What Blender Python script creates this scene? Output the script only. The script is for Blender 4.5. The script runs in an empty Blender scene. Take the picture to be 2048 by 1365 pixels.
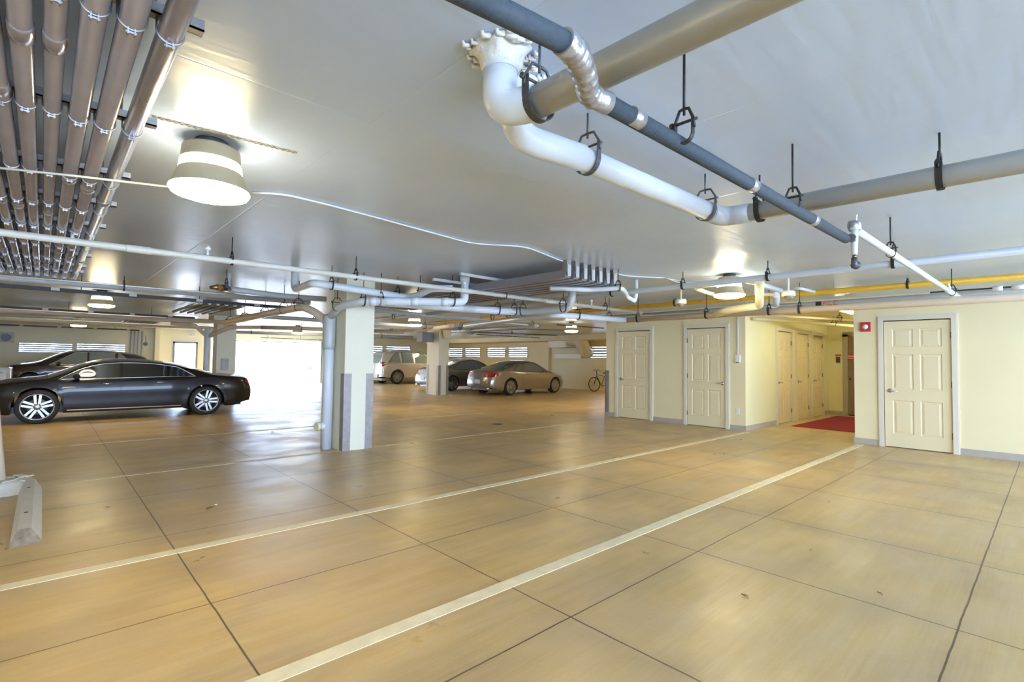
import bpy, math, random
from mathutils import Vector
random.seed(7)
SC = bpy.context.scene
COL = SC.collection
# ------------------------------------------------------------------ camera, light of the sky, exposure
H = 1.42                      # height of the lens above the floor
FPX, PITCH, YAW, ROLL = 1008.33, 0.0381626, 0.8223387, 0.0137571
def cam_axes():
    cp, sp, cy, sy = math.cos(PITCH), math.sin(PITCH), math.cos(YAW), math.sin(YAW)
    fwd = Vector((cy*cp, sy*cp, sp)); right = Vector((sy, -cy, 0)); up = Vector((-cy*sp, -sy*sp, cp))
    c, s = math.cos(ROLL), math.sin(ROLL)
    return fwd, right*c + up*s, up*c - right*s
FWD, RGT, UPV = cam_axes()
cd = bpy.data.cameras.new('camera'); cam = bpy.data.objects.new('camera', cd); COL.objects.link(cam)
cd.sensor_width = 36; cd.lens = FPX/2048*36; cd.clip_start = .05; cd.clip_end = 500
from mathutils import Matrix
cam.matrix_world = Matrix(((RGT.x, UPV.x, -FWD.x, 0), (RGT.y, UPV.y, -FWD.y, 0), (RGT.z, UPV.z, -FWD.z, H), (0, 0, 0, 1)))
SC.camera = cam
vs = SC.view_settings; vs.view_transform = 'Standard'; vs.look = 'None'; vs.gamma = 1; vs.exposure = 1.27
vs.use_curve_mapping = False
SC.cycles.use_denoising = True
SC.cycles.max_bounces = 10; SC.cycles.diffuse_bounces = 6; SC.cycles.glossy_bounces = 4
SC.cycles.caustics_reflective = False; SC.cycles.caustics_refractive = False
SC.cycles.sample_clamp_indirect = 8
w = bpy.data.worlds.new('sky'); SC.world = w; w.use_nodes = True
w.node_tree.nodes['Background'].inputs[0].default_value = (.50, .68, 1.0, 1)
w.node_tree.nodes['Background'].inputs[1].default_value = 7.5
sd = bpy.data.lights.new('sun', 'SUN'); sd.energy = 9; sd.angle = .02; sd.color = (1, .96, .88)
sun = bpy.data.objects.new('sun', sd); COL.objects.link(sun); sun.rotation_euler = (math.radians(-32), math.radians(22), 0)
LAMP_E = 17.0                 # brightness of the lamp lenses

def F(px, py, z=0):           # point of height z seen at photo position (px, py)
    d = FWD*FPX + RGT*(px-1024) - UPV*(py-682.5)
    t = (z-H)/d.z
    return Vector((d.x*t, d.y*t, z))
def FX(px, py, X):
    d = FWD*FPX + RGT*(px-1024) - UPV*(py-682.5); t = X/d.x
    return Vector((X, d.y*t, H+d.z*t))
def FY(px, py, Y):
    d = FWD*FPX + RGT*(px-1024) - UPV*(py-682.5); t = Y/d.y
    return Vector((d.x*t, Y, H+d.z*t))

# ------------------------------------------------------------------ materials
def mat(name, col, rough=.6, metal=0, noise=0, nscale=8, bump=0, bscale=40, coat=0, col2=None, spec=.5, stretch=None, emit=None, es=0):
    m = bpy.data.materials.new(name); m.use_nodes = True; nt = m.node_tree; N = nt.nodes; L = nt.links
    b = N['Principled BSDF']; b.inputs['Base Color'].default_value = (*col, 1)
    b.inputs['Roughness'].default_value = rough; b.inputs['Metallic'].default_value = metal
    b.inputs['Coat Weight'].default_value = coat; b.inputs['Coat Roughness'].default_value = .05
    b.inputs['Specular IOR Level'].default_value = spec
    tc = N.new('ShaderNodeTexCoord'); vec = tc.outputs['Object']
    if stretch:
        mp = N.new('ShaderNodeMapping'); mp.inputs['Scale'].default_value = stretch; L.new(vec, mp.inputs[0]); vec = mp.outputs[0]
    if noise:
        n = N.new('ShaderNodeTexNoise'); n.inputs['Scale'].default_value = nscale; n.inputs['Detail'].default_value = 6; L.new(vec, n.inputs['Vector'])
        r = N.new('ShaderNodeMapRange'); r.inputs[1].default_value = .3; r.inputs[2].default_value = .7; L.new(n.outputs[0], r.inputs[0])
        mx = N.new('ShaderNodeMix'); mx.data_type = 'RGBA'
        c2 = col2 or tuple(c*(1-noise) for c in col)
        mx.inputs[6].default_value = (*col, 1); mx.inputs[7].default_value = (*c2, 1)
        L.new(r.outputs[0], mx.inputs[0]); L.new(mx.outputs[2], b.inputs['Base Color'])
    if bump:
        n2 = N.new('ShaderNodeTexNoise'); n2.inputs['Scale'].default_value = bscale; n2.inputs['Detail'].default_value = 4; L.new(vec, n2.inputs['Vector'])
        bp = N.new('ShaderNodeBump'); bp.inputs['Strength'].default_value = bump; bp.inputs['Distance'].default_value = .01
        L.new(n2.outputs[0], bp.inputs['Height']); L.new(bp.outputs[0], b.inputs['Normal'])
    if emit:
        b.inputs['Emission Color'].default_value = (*emit, 1); b.inputs['Emission Strength'].default_value = es
    return m
M = {}
M['wall'] = mat('wall_paint', (.86, .76, .47), .6, noise=.05, nscale=1.5, bump=.15, bscale=120)
M['farwall'] = mat('far_wall_paint', (.86, .80, .58), .65, noise=.05, nscale=1.2, bump=.1, bscale=60)
M['hallwall'] = mat('hall_paint', (.82, .77, .47), .6, noise=.04, nscale=1.5, bump=.1, bscale=120)
M['base'] = mat('base_paint', (.47, .42, .35), .55, noise=.08)
M['trim'] = mat('trim_paint', (.76, .70, .56), .4, noise=.03)
M['door'] = mat('door_paint', (.82, .71, .45), .4, noise=.04, nscale=2)
M['column'] = mat('column_paint', (.80, .77, .60), .55, noise=.06, nscale=2, bump=.15, bscale=90)
M['steel'] = mat('galvanised_steel', (.42, .42, .42), .38, .85, noise=.25, nscale=20)
M['conduit'] = mat('painted_conduit', (.44, .43, .50), .24, .65, noise=.12, nscale=6, bump=.05)
M['guard'] = mat('guard_steel', (.34, .30, .29), .45, .35, noise=.25, nscale=10)
M['black'] = mat('black_iron', (.035, .033, .032), .5, .3, noise=.3, nscale=30)
M['iron'] = mat('grey_iron', (.13, .13, .14), .5, .5, noise=.4, nscale=60)
M['pvc'] = mat('white_drain_pipe', (.70, .75, .80), .3, noise=.04, nscale=5)
M['pvcg'] = mat('grey_white_drain_pipe', (.48, .50, .51), .32, noise=.05, nscale=5)
M['peach'] = mat('cream_painted_pipe', (.70, .58, .43), .4, noise=.08, nscale=5)
M['sprk'] = mat('cream_sprinkler_pipe', (.66, .66, .60), .35, noise=.05)
M['bundle'] = mat('bundle_grey', (.27, .27, .30), .35, .3, noise=.1)
M['yellow'] = mat('yellow_gas_pipe', (.72, .42, .03), .4, noise=.12, nscale=6)
M['yelpipe'] = mat('pale_yellow_elbow', (.85, .78, .50), .35)
M['foam'] = mat('dark_foam_insulation', (.055, .075, .095), .75, noise=.25, nscale=60, bump=.3, bscale=200)
M['tape'] = mat('silver_tape', (.55, .55, .57), .28, .7, noise=.25, nscale=14, bump=1.0, bscale=22)
M['caulk'] = mat('white_firestop_foam', (.75, .74, .70), .6, noise=.1, bump=.8, bscale=30)
M['lamp'] = mat('lamp_housing', (.33, .28, .18), .45, noise=.06)
M['lens'] = mat('glowing_lens', (1, 1, 1), .3, emit=(1, .79, .42), es=LAMP_E*1.9)
M['lens2'] = mat('glowing_upper_lens', (1, 1, 1), .3, emit=(1, .92, .72), es=LAMP_E*.8)
M['tube'] = mat('fluorescent_tube', (1, 1, 1), .3, emit=(1, .97, .74), es=14)
M['blinds'] = mat('white_louvre', (.80, .82, .85), .5)
M['frame'] = mat('white_window_frame', (.72, .72, .70), .5)
M['glass'] = mat('window_glass', (.9, .95, 1), .05)
g = M['glass'].node_tree.nodes['Principled BSDF']; g.inputs['Transmission Weight'].default_value = 1; g.inputs['IOR'].default_value = 1.05
M['red'] = mat('red_plastic', (.55, .03, .04), .4)
M['white'] = mat('white_plastic', (.82, .82, .80), .35)
M['carpet'] = mat('red_carpet', (.34, .025, .04), .95, noise=.25, nscale=40, bump=.6, bscale=300)
M['brass'] = mat('brass', (.30, .20, .10), .35, .9)
M['nickel'] = mat('brushed_nickel', (.55, .52, .48), .25, .9)
M['dark'] = mat('dark_gap', (.01, .01, .01), .8)
M['stop'] = mat('wheel_stop_concrete', (.72, .68, .60), .75, noise=.12, nscale=14, bump=.3)
M['stopend'] = mat('scuffed_concrete', (.33, .26, .18), .85, noise=.6, nscale=14, bump=.5)
M['stripe'] = mat('stripe_paint', (.88, .78, .53), .55, noise=.16, nscale=9, bump=.2)
M['stripew'] = mat('worn_stripe_paint', (.74, .62, .42), .5, noise=.24, nscale=3, col2=(.56, .42, .22))
M['tyre'] = mat('tyre_rubber', (.02, .02, .02), .75, bump=.2)
M['alloy'] = mat('alloy_rim', (.40, .38, .36), .3, .8)
M['chrome'] = mat('chrome', (.75, .75, .76), .12, 1)
M['carglass'] = mat('tinted_glass', (.012, .016, .02), .03, spec=.8, coat=1)
M['carglass2'] = mat('clear_tinted_glass', (.19, .23, .23), .03, spec=.9, coat=1)
M['seam'] = mat('door_seam', (.006, .006, .006), .8)
M['blackcar'] = mat('dark_brown_black_paint', (.012, .008, .007), .3, .0, spec=.2, coat=.55)
M['blackcar2'] = mat('dark_plum_paint', (.035, .022, .022), .2, .3, coat=1)
M['greycar'] = mat('grey_metallic_paint', (.27, .235, .20), .28, .5, coat=1)
M['greycar2'] = mat('bronze_grey_paint', (.25, .21, .165), .28, .5, coat=1)
M['beigecar'] = mat('champagne_paint', (.58, .52, .46), .3, .35, coat=1)
M['whitecar'] = mat('white_car_paint', (.80, .80, .84), .25, .0, coat=1)
M['tail'] = mat('red_tail_lens', (.45, .01, .015), .12, coat=1)
M['amber'] = mat('amber_lens', (.95, .45, .02), .15, coat=1)
M['clear'] = mat('headlight_lens', (.6, .62, .65), .08, coat=1)
M['plate'] = mat('number_plate', (.72, .74, .72), .4, noise=.2, nscale=30)
M['leaf'] = mat('dry_leaf', (.35, .22, .10), .8, noise=.3)
M['paper'] = mat('white_scrap', (.85, .85, .8), .8)
M['duct'] = mat('painted_duct', (.78, .76, .66), .45, noise=.05)
M['elbox'] = mat('grey_electrical_box', (.22, .25, .28), .5)
M['ext'] = mat('driveway', (.62, .60, .56), .9, noise=.1, nscale=2)
M['leafg'] = mat('hedge_leaves', (.20, .30, .12), .8, noise=.5, nscale=4, bump=1, bscale=8)
M['soffit'] = mat('duct_white', (.80, .79, .72), .4)

def floor_mat():
    m = mat('sealed_concrete', (.5, .4, .27), .34, bump=.0)
    nt = m.node_tree; N = nt.nodes; L = nt.links; b = N['Principled BSDF']
    geo = N.new('ShaderNodeNewGeometry'); sx = N.new('ShaderNodeSeparateXYZ'); L.new(geo.outputs['Position'], sx.inputs[0])
    def noise(scale, stretch, detail=6, rough=.6):
        mp = N.new('ShaderNodeMapping'); mp.inputs['Scale'].default_value = stretch; L.new(geo.outputs['Position'], mp.inputs[0])
        n = N.new('ShaderNodeTexNoise'); n.inputs['Scale'].default_value = scale; n.inputs['Detail'].default_value = detail; n.inputs['Roughness'].default_value = rough
        L.new(mp.outputs[0], n.inputs['Vector']); return n.outputs[0]
    def rng(x, a, b_, c=0, d=1):
        r = N.new('ShaderNodeMapRange'); r.inputs[1].default_value = a; r.inputs[2].default_value = b_; r.inputs[3].default_value = c; r.inputs[4].default_value = d; L.new(x, r.inputs[0]); return r.outputs[0]
    def mix(f, a, b_):
        x = N.new('ShaderNodeMix'); x.data_type = 'RGBA'
        if hasattr(f, 'is_linked'): L.new(f, x.inputs[0])
        else: x.inputs[0].default_value = f
        for s, v in ((6, a), (7, b_)):
            if isinstance(v, tuple): x.inputs[s].default_value = (*v, 1)
            else: L.new(v, x.inputs[s])
        return x.outputs[2]
    big = rng(noise(.55, (1, 1, 1), 5), .35, .65)
    mid = rng(noise(2.2, (.7, 1.3, 1), 8, .7), .35, .7)
    streak = rng(noise(3.5, (.35, 2.6, 1), 5), .35, .7)
    fine = rng(noise(60, (1, 1, 1), 3), .3, .7)
    c = mix(big, (.60, .395, .125), (.72, .50, .20))
    c = mix(mid, c, (.40, .30, .19)) if False else mix(rng(noise(1.7, (.7, 1.3, 1), 4, .5), .40, .72, 0, .7), c, (.38, .265, .13))
    c = mix(rng(noise(3.5, (.35, 2.6, 1), 5), .40, .85, 0, .5), c, (.80, .65, .40))
    c = mix(rng(fine, 0, 1, 0, .16), c, (.30, .24, .16))
    acc = None; dirt = None
    XS = [-3.5, -2.1, -.67, .757, 2.195, 3.661, 4.967, 6.4, 7.85, 9.3]
    YS = [-2.56, -1.09, .383, 1.854, 3.326, 4.8, 6.27, 7.72, 9.2, 10.7, 12.2]
    for k, arr in ((0, XS), (1, YS)):
        d = None
        wob = rng(noise(3, (1, 1, 1), 2), 0, 1, -.006, .006)
        ad = N.new('ShaderNodeMath'); ad.operation = 'ADD'; L.new(sx.outputs[k], ad.inputs[0]); L.new(wob, ad.inputs[1])
        for v in arr:
            s = N.new('ShaderNodeMath'); s.operation = 'SUBTRACT'; L.new(ad.outputs[0], s.inputs[0]); s.inputs[1].default_value = v
            a = N.new('ShaderNodeMath'); a.operation = 'ABSOLUTE'; L.new(s.outputs[0], a.inputs[0])
            if d is None: d = a.outputs[0]
            else:
                mn = N.new('ShaderNodeMath'); mn.operation = 'MINIMUM'; L.new(d, mn.inputs[0]); L.new(a.outputs[0], mn.inputs[1]); d = mn.outputs[0]
        if acc is None: acc = d
        else:
            mn = N.new('ShaderNodeMath'); mn.operation = 'MINIMUM'; L.new(acc, mn.inputs[0]); L.new(d, mn.inputs[1]); acc = mn.outputs[0]
    stain = N.new('ShaderNodeMath'); stain.operation = 'MULTIPLY'
    L.new(rng(acc, 0, .34, .75, 0), stain.inputs[0]); L.new(rng(noise(1.1, (1, 1, 1), 4), .42, .62), stain.inputs[1])
    c = mix(stain.outputs[0], c, (.36, .26, .145))
    c = mix(rng(noise(26, (.07, 2.4, 1), 4, .6), .35, .7, 0, .13), c, (.86, .68, .38))
    c = mix(rng(noise(9, (.10, 2.8, 1), 3, .5), .35, .75, 0, .22), c, (.46, .34, .17))
    c = mix(rng(noise(.9, (1, 1, 1), 5, .55), .45, .68, 0, .55), c, (.52, .39, .235))
    c = mix(rng(acc, .0036, .006, .9, 0), c, (.09, .05, .028))
    L.new(c, b.inputs['Base Color'])
    L.new(rng(noise(1.6, (1, 1, 1), 6), .3, .7, .27, .46), b.inputs['Roughness'])
    bmp = N.new('ShaderNodeBump'); bmp.inputs['Strength'].default_value = .09; bmp.inputs['Distance'].default_value = .01
    h = N.new('ShaderNodeMath'); h.operation = 'ADD'; L.new(noise(22, (.12, 2.2, 1), 4), h.inputs[0]); L.new(noise(30, (1, 1, 1), 3), h.inputs[1])
    L.new(h.outputs[0], bmp.inputs['Height']); L.new(bmp.outputs[0], b.inputs['Normal'])
    return m
M['floor'] = floor_mat()
def ceil_mat():
    m = mat('painted_ceiling', (.57, .69, .88), .28, noise=.15, nscale=.7, bump=0)
    nt = m.node_tree; N = nt.nodes; L = nt.links; b = N['Principled BSDF']
    geo = N.new('ShaderNodeNewGeometry')
    mp = N.new('ShaderNodeMapping'); mp.inputs['Scale'].default_value = (.6, 3.2, 1); L.new(geo.outputs['Position'], mp.inputs[0])
    n = N.new('ShaderNodeTexNoise'); n.inputs['Scale'].default_value = 4; n.inputs['Detail'].default_value = 7; L.new(mp.outputs[0], n.inputs['Vector'])
    sx = N.new('ShaderNodeSeparateXYZ'); L.new(geo.outputs['Position'], sx.inputs[0])
    prev = n.outputs[0]
    for k, per in ((0, 1.22), (1, 2.44)):
        md = N.new('ShaderNodeMath'); md.operation = 'PINGPONG'; md.inputs[1].default_value = per/2; L.new(sx.outputs[k], md.inputs[0])
        r = N.new('ShaderNodeMapRange'); r.inputs[1].default_value = 0; r.inputs[2].default_value = .008; r.inputs[3].default_value = -.35; r.inputs[4].default_value = 0; L.new(md.outputs[0], r.inputs[0])
        ad = N.new('ShaderNodeMath'); ad.operation = 'ADD'; L.new(prev, ad.inputs[0]); L.new(r.outputs[0], ad.inputs[1]); prev = ad.outputs[0]
    bp = N.new('ShaderNodeBump'); bp.inputs['Strength'].default_value = .20; bp.inputs['Distance'].default_value = .02
    L.new(prev, bp.inputs['Height']); L.new(bp.outputs[0], b.inputs['Normal'])
    return m
M['ceil'] = ceil_mat()

# ------------------------------------------------------------------ mesh helpers
class MB:
    def __init__(s): s.v = []; s.f = []; s.sm = []
    def add(s, vs, fs, smooth=False):
        o = len(s.v); s.v += [tuple(v) for v in vs]; s.f += [tuple(i+o for i in f) for f in fs]; s.sm += [smooth]*len(fs); return s
    def box(s, x0, x1, y0, y1, z0, z1):
        if x0 > x1: x0, x1 = x1, x0
        if y0 > y1: y0, y1 = y1, y0
        if z0 > z1: z0, z1 = z1, z0
        v = [(x0,y0,z0),(x1,y0,z0),(x1,y1,z0),(x0,y1,z0),(x0,y0,z1),(x1,y0,z1),(x1,y1,z1),(x0,y1,z1)]
        return s.add(v, [(0,3,2,1),(4,5,6,7),(0,1,5,4),(1,2,6,5),(2,3,7,6),(3,0,4,7)])
    def tube(s, pts, r, n=16, cap=True):
        pts = [Vector(p) for p in pts]; m = len(pts); rs = r if isinstance(r, (list, tuple)) else [r]*m
        t0 = (pts[1]-pts[0]).normalized(); ref = Vector((0,0,1)) if abs(t0.z) < .9 else Vector((1,0,0))
        u = t0.cross(ref).normalized(); vs = []
        for i, p in enumerate(pts):
            a = (pts[i]-pts[i-1]).normalized() if i else t0
            b = (pts[i+1]-pts[i]).normalized() if i < m-1 else a
            t = (a+b); t = t.normalized() if t.length > 1e-6 else a
            u = (u - t*u.dot(t)).normalized(); w_ = t.cross(u)
            for k in range(n):
                an = 2*math.pi*k/n; vs.append(p + (u*math.cos(an)+w_*math.sin(an))*rs[i])
        fs = [(i*n+k, i*n+(k+1)%n, (i+1)*n+(k+1)%n, (i+1)*n+k) for i in range(m-1) for k in range(n)]
        s.add(vs, fs, True)
        if cap:
            o = len(s.v)-len(vs); s.f += [tuple(o+k for k in range(n))[::-1], tuple(o+(m-1)*n+k for k in range(n))]; s.sm += [False, False]
        return s
    def lathe(s, prof, c=(0,0,0), n=32, axis='z', smooth=True):   # prof: (r, h)
        c = Vector(c); vs = []
        for r, h in prof:
            for k in range(n):
                a = 2*math.pi*k/n; x, y = r*math.cos(a), r*math.sin(a)
                p = {'z': Vector((x,y,h)), 'y': Vector((x,h,y)), 'x': Vector((h,x,y))}[axis]
                vs.append(c+p)
        fs = []
        for i in range(len(prof)-1):
            for k in range(n):
                q = (i*n+k, i*n+(k+1)%n, (i+1)*n+(k+1)%n, (i+1)*n+k)
                fs.append(q if axis != 'y' else q[::-1])
        return s.add(vs, fs, smooth)
    def build(s, name, m, parent=None, label=None):
        me = bpy.data.meshes.new(name); me.from_pydata(s.v, [], s.f)
        me.polygons.foreach_set('use_smooth', s.sm); me.update()
        me.materials.append(m); o = bpy.data.objects.new(name, me); COL.objects.link(o)
        if parent: o.parent = parent
        if label: o['label'] = label
        return o
def tag(o, label, cat, group=None):
    o['label'] = label; o['category'] = cat
    if group: o['group'] = group
    return o
def empty(name, label, cat, loc=(0,0,0), rz=0, group=None):
    o = bpy.data.objects.new(name, None); COL.objects.link(o); o.location = loc; o.rotation_euler = (0, 0, rz); o.empty_display_size = .1
    return tag(o, label, cat, group)
def struct(mb, name, m, parent=None):
    o = mb.build(name, m, parent)
    if not parent: o['kind'] = 'structure'
    return o
def thing(mb, name, m, label, cat, group=None): return tag(mb.build(name, m), label, cat, group)
def copy_tree(o, parent=None):
    c = o.copy(); COL.objects.link(c)
    if parent: c.parent = parent
    for ch in list(o.children): copy_tree(ch, c)
    return c
def fillet(pts, rad, k=6):    # rounded polyline
    pts = [Vector(p) for p in pts]; out = [pts[0]]
    for i in range(1, len(pts)-1):
        a, b, c = pts[i-1], pts[i], pts[i+1]
        d1 = (a-b); d2 = (c-b); r = min(rad, d1.length*.49, d2.length*.49)
        p1 = b+d1.normalized()*r; p2 = b+d2.normalized()*r
        for j in range(k+1):
            t = j/k; out.append(p1*(1-t)**2 + b*2*t*(1-t) + p2*t*t)
    out.append(pts[-1]); return out

CE = 2.66                     # ceiling height
XW = 10.87                    # wall with the doors
HY0, HY1 = 2.50, 4.45         # hallway between these
YB = 28.0; XB = 20.0          # far walls
# ------------------------------------------------------------------ structure
struct(MB().box(-6, 22, -7, YB+.3, -.2, 0), 'floor', M['floor'])
struct(MB().box(-6, 22, -7, YB+.3, CE, CE+.3), 'ceiling', M['ceil'])
# wall with doors, in pieces around the door openings
def wall_x(name, X, y0, y1, openings, m, th=.12, z1=CE, back=1):
    mb = MB(); ys = sorted([y0, y1]+[v for o in openings for v in o[:2]])
    for a, b in zip(ys[:-1], ys[1:]):
        op = [o for o in openings if o[0] <= (a+b)/2 <= o[1]]
        if op: zb, zt = op[0][2:4]; 
        if not op: mb.box(X, X+th*back, a, b, 0, z1)
        else:
            if zb > 0: mb.box(X, X+th*back, a, b, 0, zb)
            if zt < z1: mb.box(X, X+th*back, a, b, zt, z1)
    return struct(mb, name, m)
def wall_y(name, Y, x0, x1, openings, m, th=.12, z1=CE):
    mb = MB(); xs = sorted([x0, x1]+[v for o in openings for v in o[:2]])
    for a, b in zip(xs[:-1], xs[1:]):
        op = [o for o in openings if o[0] <= (a+b)/2 <= o[1]]
        if not op: mb.box(a, b, Y, Y+th, 0, z1)
        else:
            zb, zt = op[0][2:4]
            if zb > 0: mb.box(a, b, Y, Y+th, 0, zb)
            if zt < z1: mb.box(a, b, Y, Y+th, zt, z1)
    return struct(mb, name, m)
DR = (1.155, 2.045)           # door leaf spans along the wall (y)
D2 = (4.875, 5.755); D1 = (6.74, 7.655); DH = 2.195
wall_x('wall_right', XW, -7, HY0, [(DR[0], DR[1], 0, DH)], M['wall'])
wall_x('wall_middle', XW, HY1, 8.05, [(D2[0], D2[1], 0, DH), (D1[0], D1[1], 0, DH)], M['wall'])
wall_y('wall_store_end', 7.93, XW+.12, 20, [], M['farwall'])
HD = [(12.66, 13.56), (13.97, 14.83), (15.20, 16.02)]
wall_y('wall_hall_left', HY1, XW+.12, 16.6, [(a, b, 0, DH) for a, b in HD], M['hallwall'])
wall_y('wall_hall_right', HY0-.12, XW+.12, 16.6, [], M['hallwall'])
wall_x('wall_hall_end', 16.6, HY0-.12, HY1+.12, [(3.05, 4.02, 0, 2.28)], M['hallwall'])
struct(MB().box(16.72, 18.5, HY0-.3, HY1+.3, 0, .001).box(18.5, 18.6, 2, 5, 0, CE), 'wall_hall_beyond', M['hallwall'])
struct(MB().box(XW, 16.6, HY0, HY1, 2.62, 2.66), 'ceiling_hall', M['hallwall'])
# far wall with garage opening, side door and high windows
GX0, GX1, GZ = 6.0, 11.45, 2.30
wall_y('wall_back', YB, -6, XB+.2, [(-.76, .92, 1.50, 1.84), (.98, 2.69, 1.50, 1.86), (4.42, 5.42, 0, 2.08), (GX0, GX1, 0, GZ), (14.1, 15.25, 1.66, 2.16), (15.42, 17.2, 1.66, 2.16)], M['farwall'], th=.2)
W20 = [(27.9, 26.21), (26.05, 24.40), (23.83, 22.05), (21.91, 20.2), (16.05, 13.6)]
wall_x('wall_far_right', XB, 7.9, YB+.2, [(b, a, 1.62, 2.14) for a, b in W20], M['farwall'], th=.2)
struct(MB().box(-6.2, -6, -7, YB+.2, 0, CE), 'wall_left', M['farwall'])
struct(MB().box(3.68, 3.86, YB-.35, YB, 0, CE), 'trim_1', M['farwall'])
struct(MB().box(XB-.14, XB, 18.5, 19.2, 0, CE), 'trim_2', M['farwall'])
struct(MB().box(18.3, XB, 7.93+.12, YB, 2.42, CE), 'trim_3', M['farwall'])
# baseboards
bb = MB(); [bb.box(XW-.014, XW, a, b, 0, .105) for a, b in ((-7, DR[0]-.1), (DR[1]+.1, HY0+.014), (HY1-.014, D2[0]-.1), (D2[1]+.1, D1[0]-.1), (D1[1]+.1, 8.05))]
struct(bb, 'baseboard_right', M['base'])
bb = MB(); bb.box(XW, HD[0][0]-.09, HY1-.014, HY1, 0, .105); bb.box(16.12, 16.6, HY1-.014, HY1, 0, .105)
struct(bb, 'baseboard_hall', M['base'])
struct(MB().box(16.586, 16.6, 4.1, HY1, 0, .105).box(XW, 16.6, HY0, HY0+.014, 0, .105), 'baseboard_hall_end', M['base'])

# ------------------------------------------------------------------ doors
NDOOR = [0]
def six_panel(n, wd, hinge_left, lever=True):
    """door in local space: x along width 0..wd, facing -y, z up"""
    NDOOR[0] += 1
    root = bpy.data.objects.new('door_%d' % NDOOR[0], None); COL.objects.link(root); root['kind'] = 'structure'
    z0, z1 = .012, DH-.006
    st = wd*.125; mid = wd*.10
    cols = [(st, wd/2-mid/2), (wd/2+mid/2, wd-st)]
    rows = [(.235, .82), (1.0, 1.62), (1.745, z1-.13)]
    # leaf with recessed panels
    mb = MB(); y = 0; d = .012
    xs = [0]+[c for cc in cols for c in cc]+[wd]; zs = [z0]+[c for cc in rows for c in cc]+[z1]
    for i in range(len(xs)-1):
        for j in range(len(zs)-1):
            a, b, c, e = xs[i], xs[i+1], zs[j], zs[j+1]
            if i in (1, 3) and j in (1, 3, 5):
                k = .022; q = .05
                ring = [[(a,0,c),(b,0,c),(b,0,e),(a,0,e)], [(a+k*.5,d,c+k*.5),(b-k*.5,d,c+k*.5),(b-k*.5,d,e-k*.5),(a+k*.5,d,e-k*.5)],
                        [(a+k,d,c+k),(b-k,d,c+k),(b-k,d,e-k),(a+k,d,e-k)], [(a+q,.003,c+q),(b-q,.003,c+q),(b-q,.003,e-q),(a+q,.003,e-q)]]
                vs = [p for r in ring for p in r]; fs = [(r*4+m_, r*4+(m_+1)%4, r*4+4+(m_+1)%4, r*4+4+m_) for r in range(3) for m_ in range(4)]+[(12,13,14,15)]
                mb.add(vs, fs)
            else: mb.add([(a,0,c),(b,0,c),(b,0,e),(a,0,e)], [(0,1,2,3)])
    mb.box(0, wd, .0125, .045, z0, z1)
    mb.add([(0,0,z0),(wd,0,z0),(wd,.02,z0),(0,.02,z0),(0,0,z1),(wd,0,z1),(wd,.02,z1),(0,.02,z1)], [(0,3,2,1),(4,5,6,7),(1,2,6,5),(3,0,4,7)])
    mb.build('door_leaf', M['door'], root)
    fr = MB(); t = .085; o = -.022
    for a, b in ((-t-.012, -.012), (wd+.012, wd+t+.012)):
        fr.box(a, b, o, 0, 0, DH+.012); fr.box(a+.015 if a < 0 else a, b if a < 0 else b-.015, o-.012, o, 0, DH+.012)
    fr.box(-t-.012, wd+t+.012, o, 0, DH+.012, DH+t+.012); fr.box(-t+.003, wd+t-.003, o-.012, o, DH+.012, DH+t-.003)
    fr.box(-.012, -.003, 0, .1, 0, DH+.012); fr.box(wd+.003, wd+.012, 0, .1, 0, DH+.012); fr.box(-.012, wd+.012, 0, .1, DH+.001, DH+.012)
    fr.build('door_frame', M['trim'], root)
    MB().box(0, wd, .046, .06, 0, DH).build('door_gap', M['dark'], root)
    hx = -.004 if hinge_left else wd+.004
    for z in (.28, 1.12, 1.93):
        MB().box(hx-.007, hx+.007, -.012, .002, z-.05, z+.05).tube([(hx,-.016,z-.05),(hx,-.016,z+.05)], .006, 8).build('hinge', M['brass'], root)
    kx = wd-.07 if hinge_left else .07; s = -1 if hinge_left else 1
    if lever:
        h = MB(); h.lathe([(0,-.018),(.032,-.016),(.036,-.008),(.036,0)][::-1], (kx,0,.98), 20, 'y')
        h.tube(fillet([(kx,0,.98),(kx,-.055,.98),(kx+s*.125,-.058,.975)], .02), [.011]*8+[.009], 12)
        h.build('lever_handle', M['nickel'], root)
    return root
for (a, b), hl in ((DR, False), (D2, True), (D1, False)):
    # faces -X: local x runs along -Y, so local x=0 is at y=b
    r = six_panel(0, b-a, hl); r.location = (XW-.0, b, 0); r.rotation_euler = (0, 0, -math.pi/2)
for a, b in HD:
    r = six_panel(0, b-a, False); r.location = (a, HY1, 0)
# end door of the hall
r = bpy.data.objects.new('door_7', None); COL.objects.link(r); r['kind'] = 'structure'; r.location = (16.6, 4.02, 0); r.rotation_euler = (0, 0, -math.pi/2)
M['brown'] = mat('brown_steel_door', (.30, .21, .13), .5, noise=.1)
MB().box(.05, .92, .03, .08, .01, 2.22).build('door_leaf', M['brown'], r)
MB().box(-.07, .05, -.02, .1, 0, 2.28).box(.92, 1.04, -.02, .1, 0, 2.28).box(-.07, 1.04, -.02, .1, 2.22, 2.35).build('door_frame', M['base'], r)
MB().box(.28, .75, .02, .03, .55, .98).build('door_louvre', M['white'], r)
MB().box(.06, .92, -.0, .02, 0, .02).build('threshold', M['dark'], r)
MB().tube([(.10,.03,1.03),(.10,-.04,1.03),(.24,-.045,1.03)], .012, 10).lathe([(.03,0),(.03,.02),(0,.02)][::-1], (.10,.005,1.03), 14, 'y').build('lever_handle', M['nickel'], r)
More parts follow.
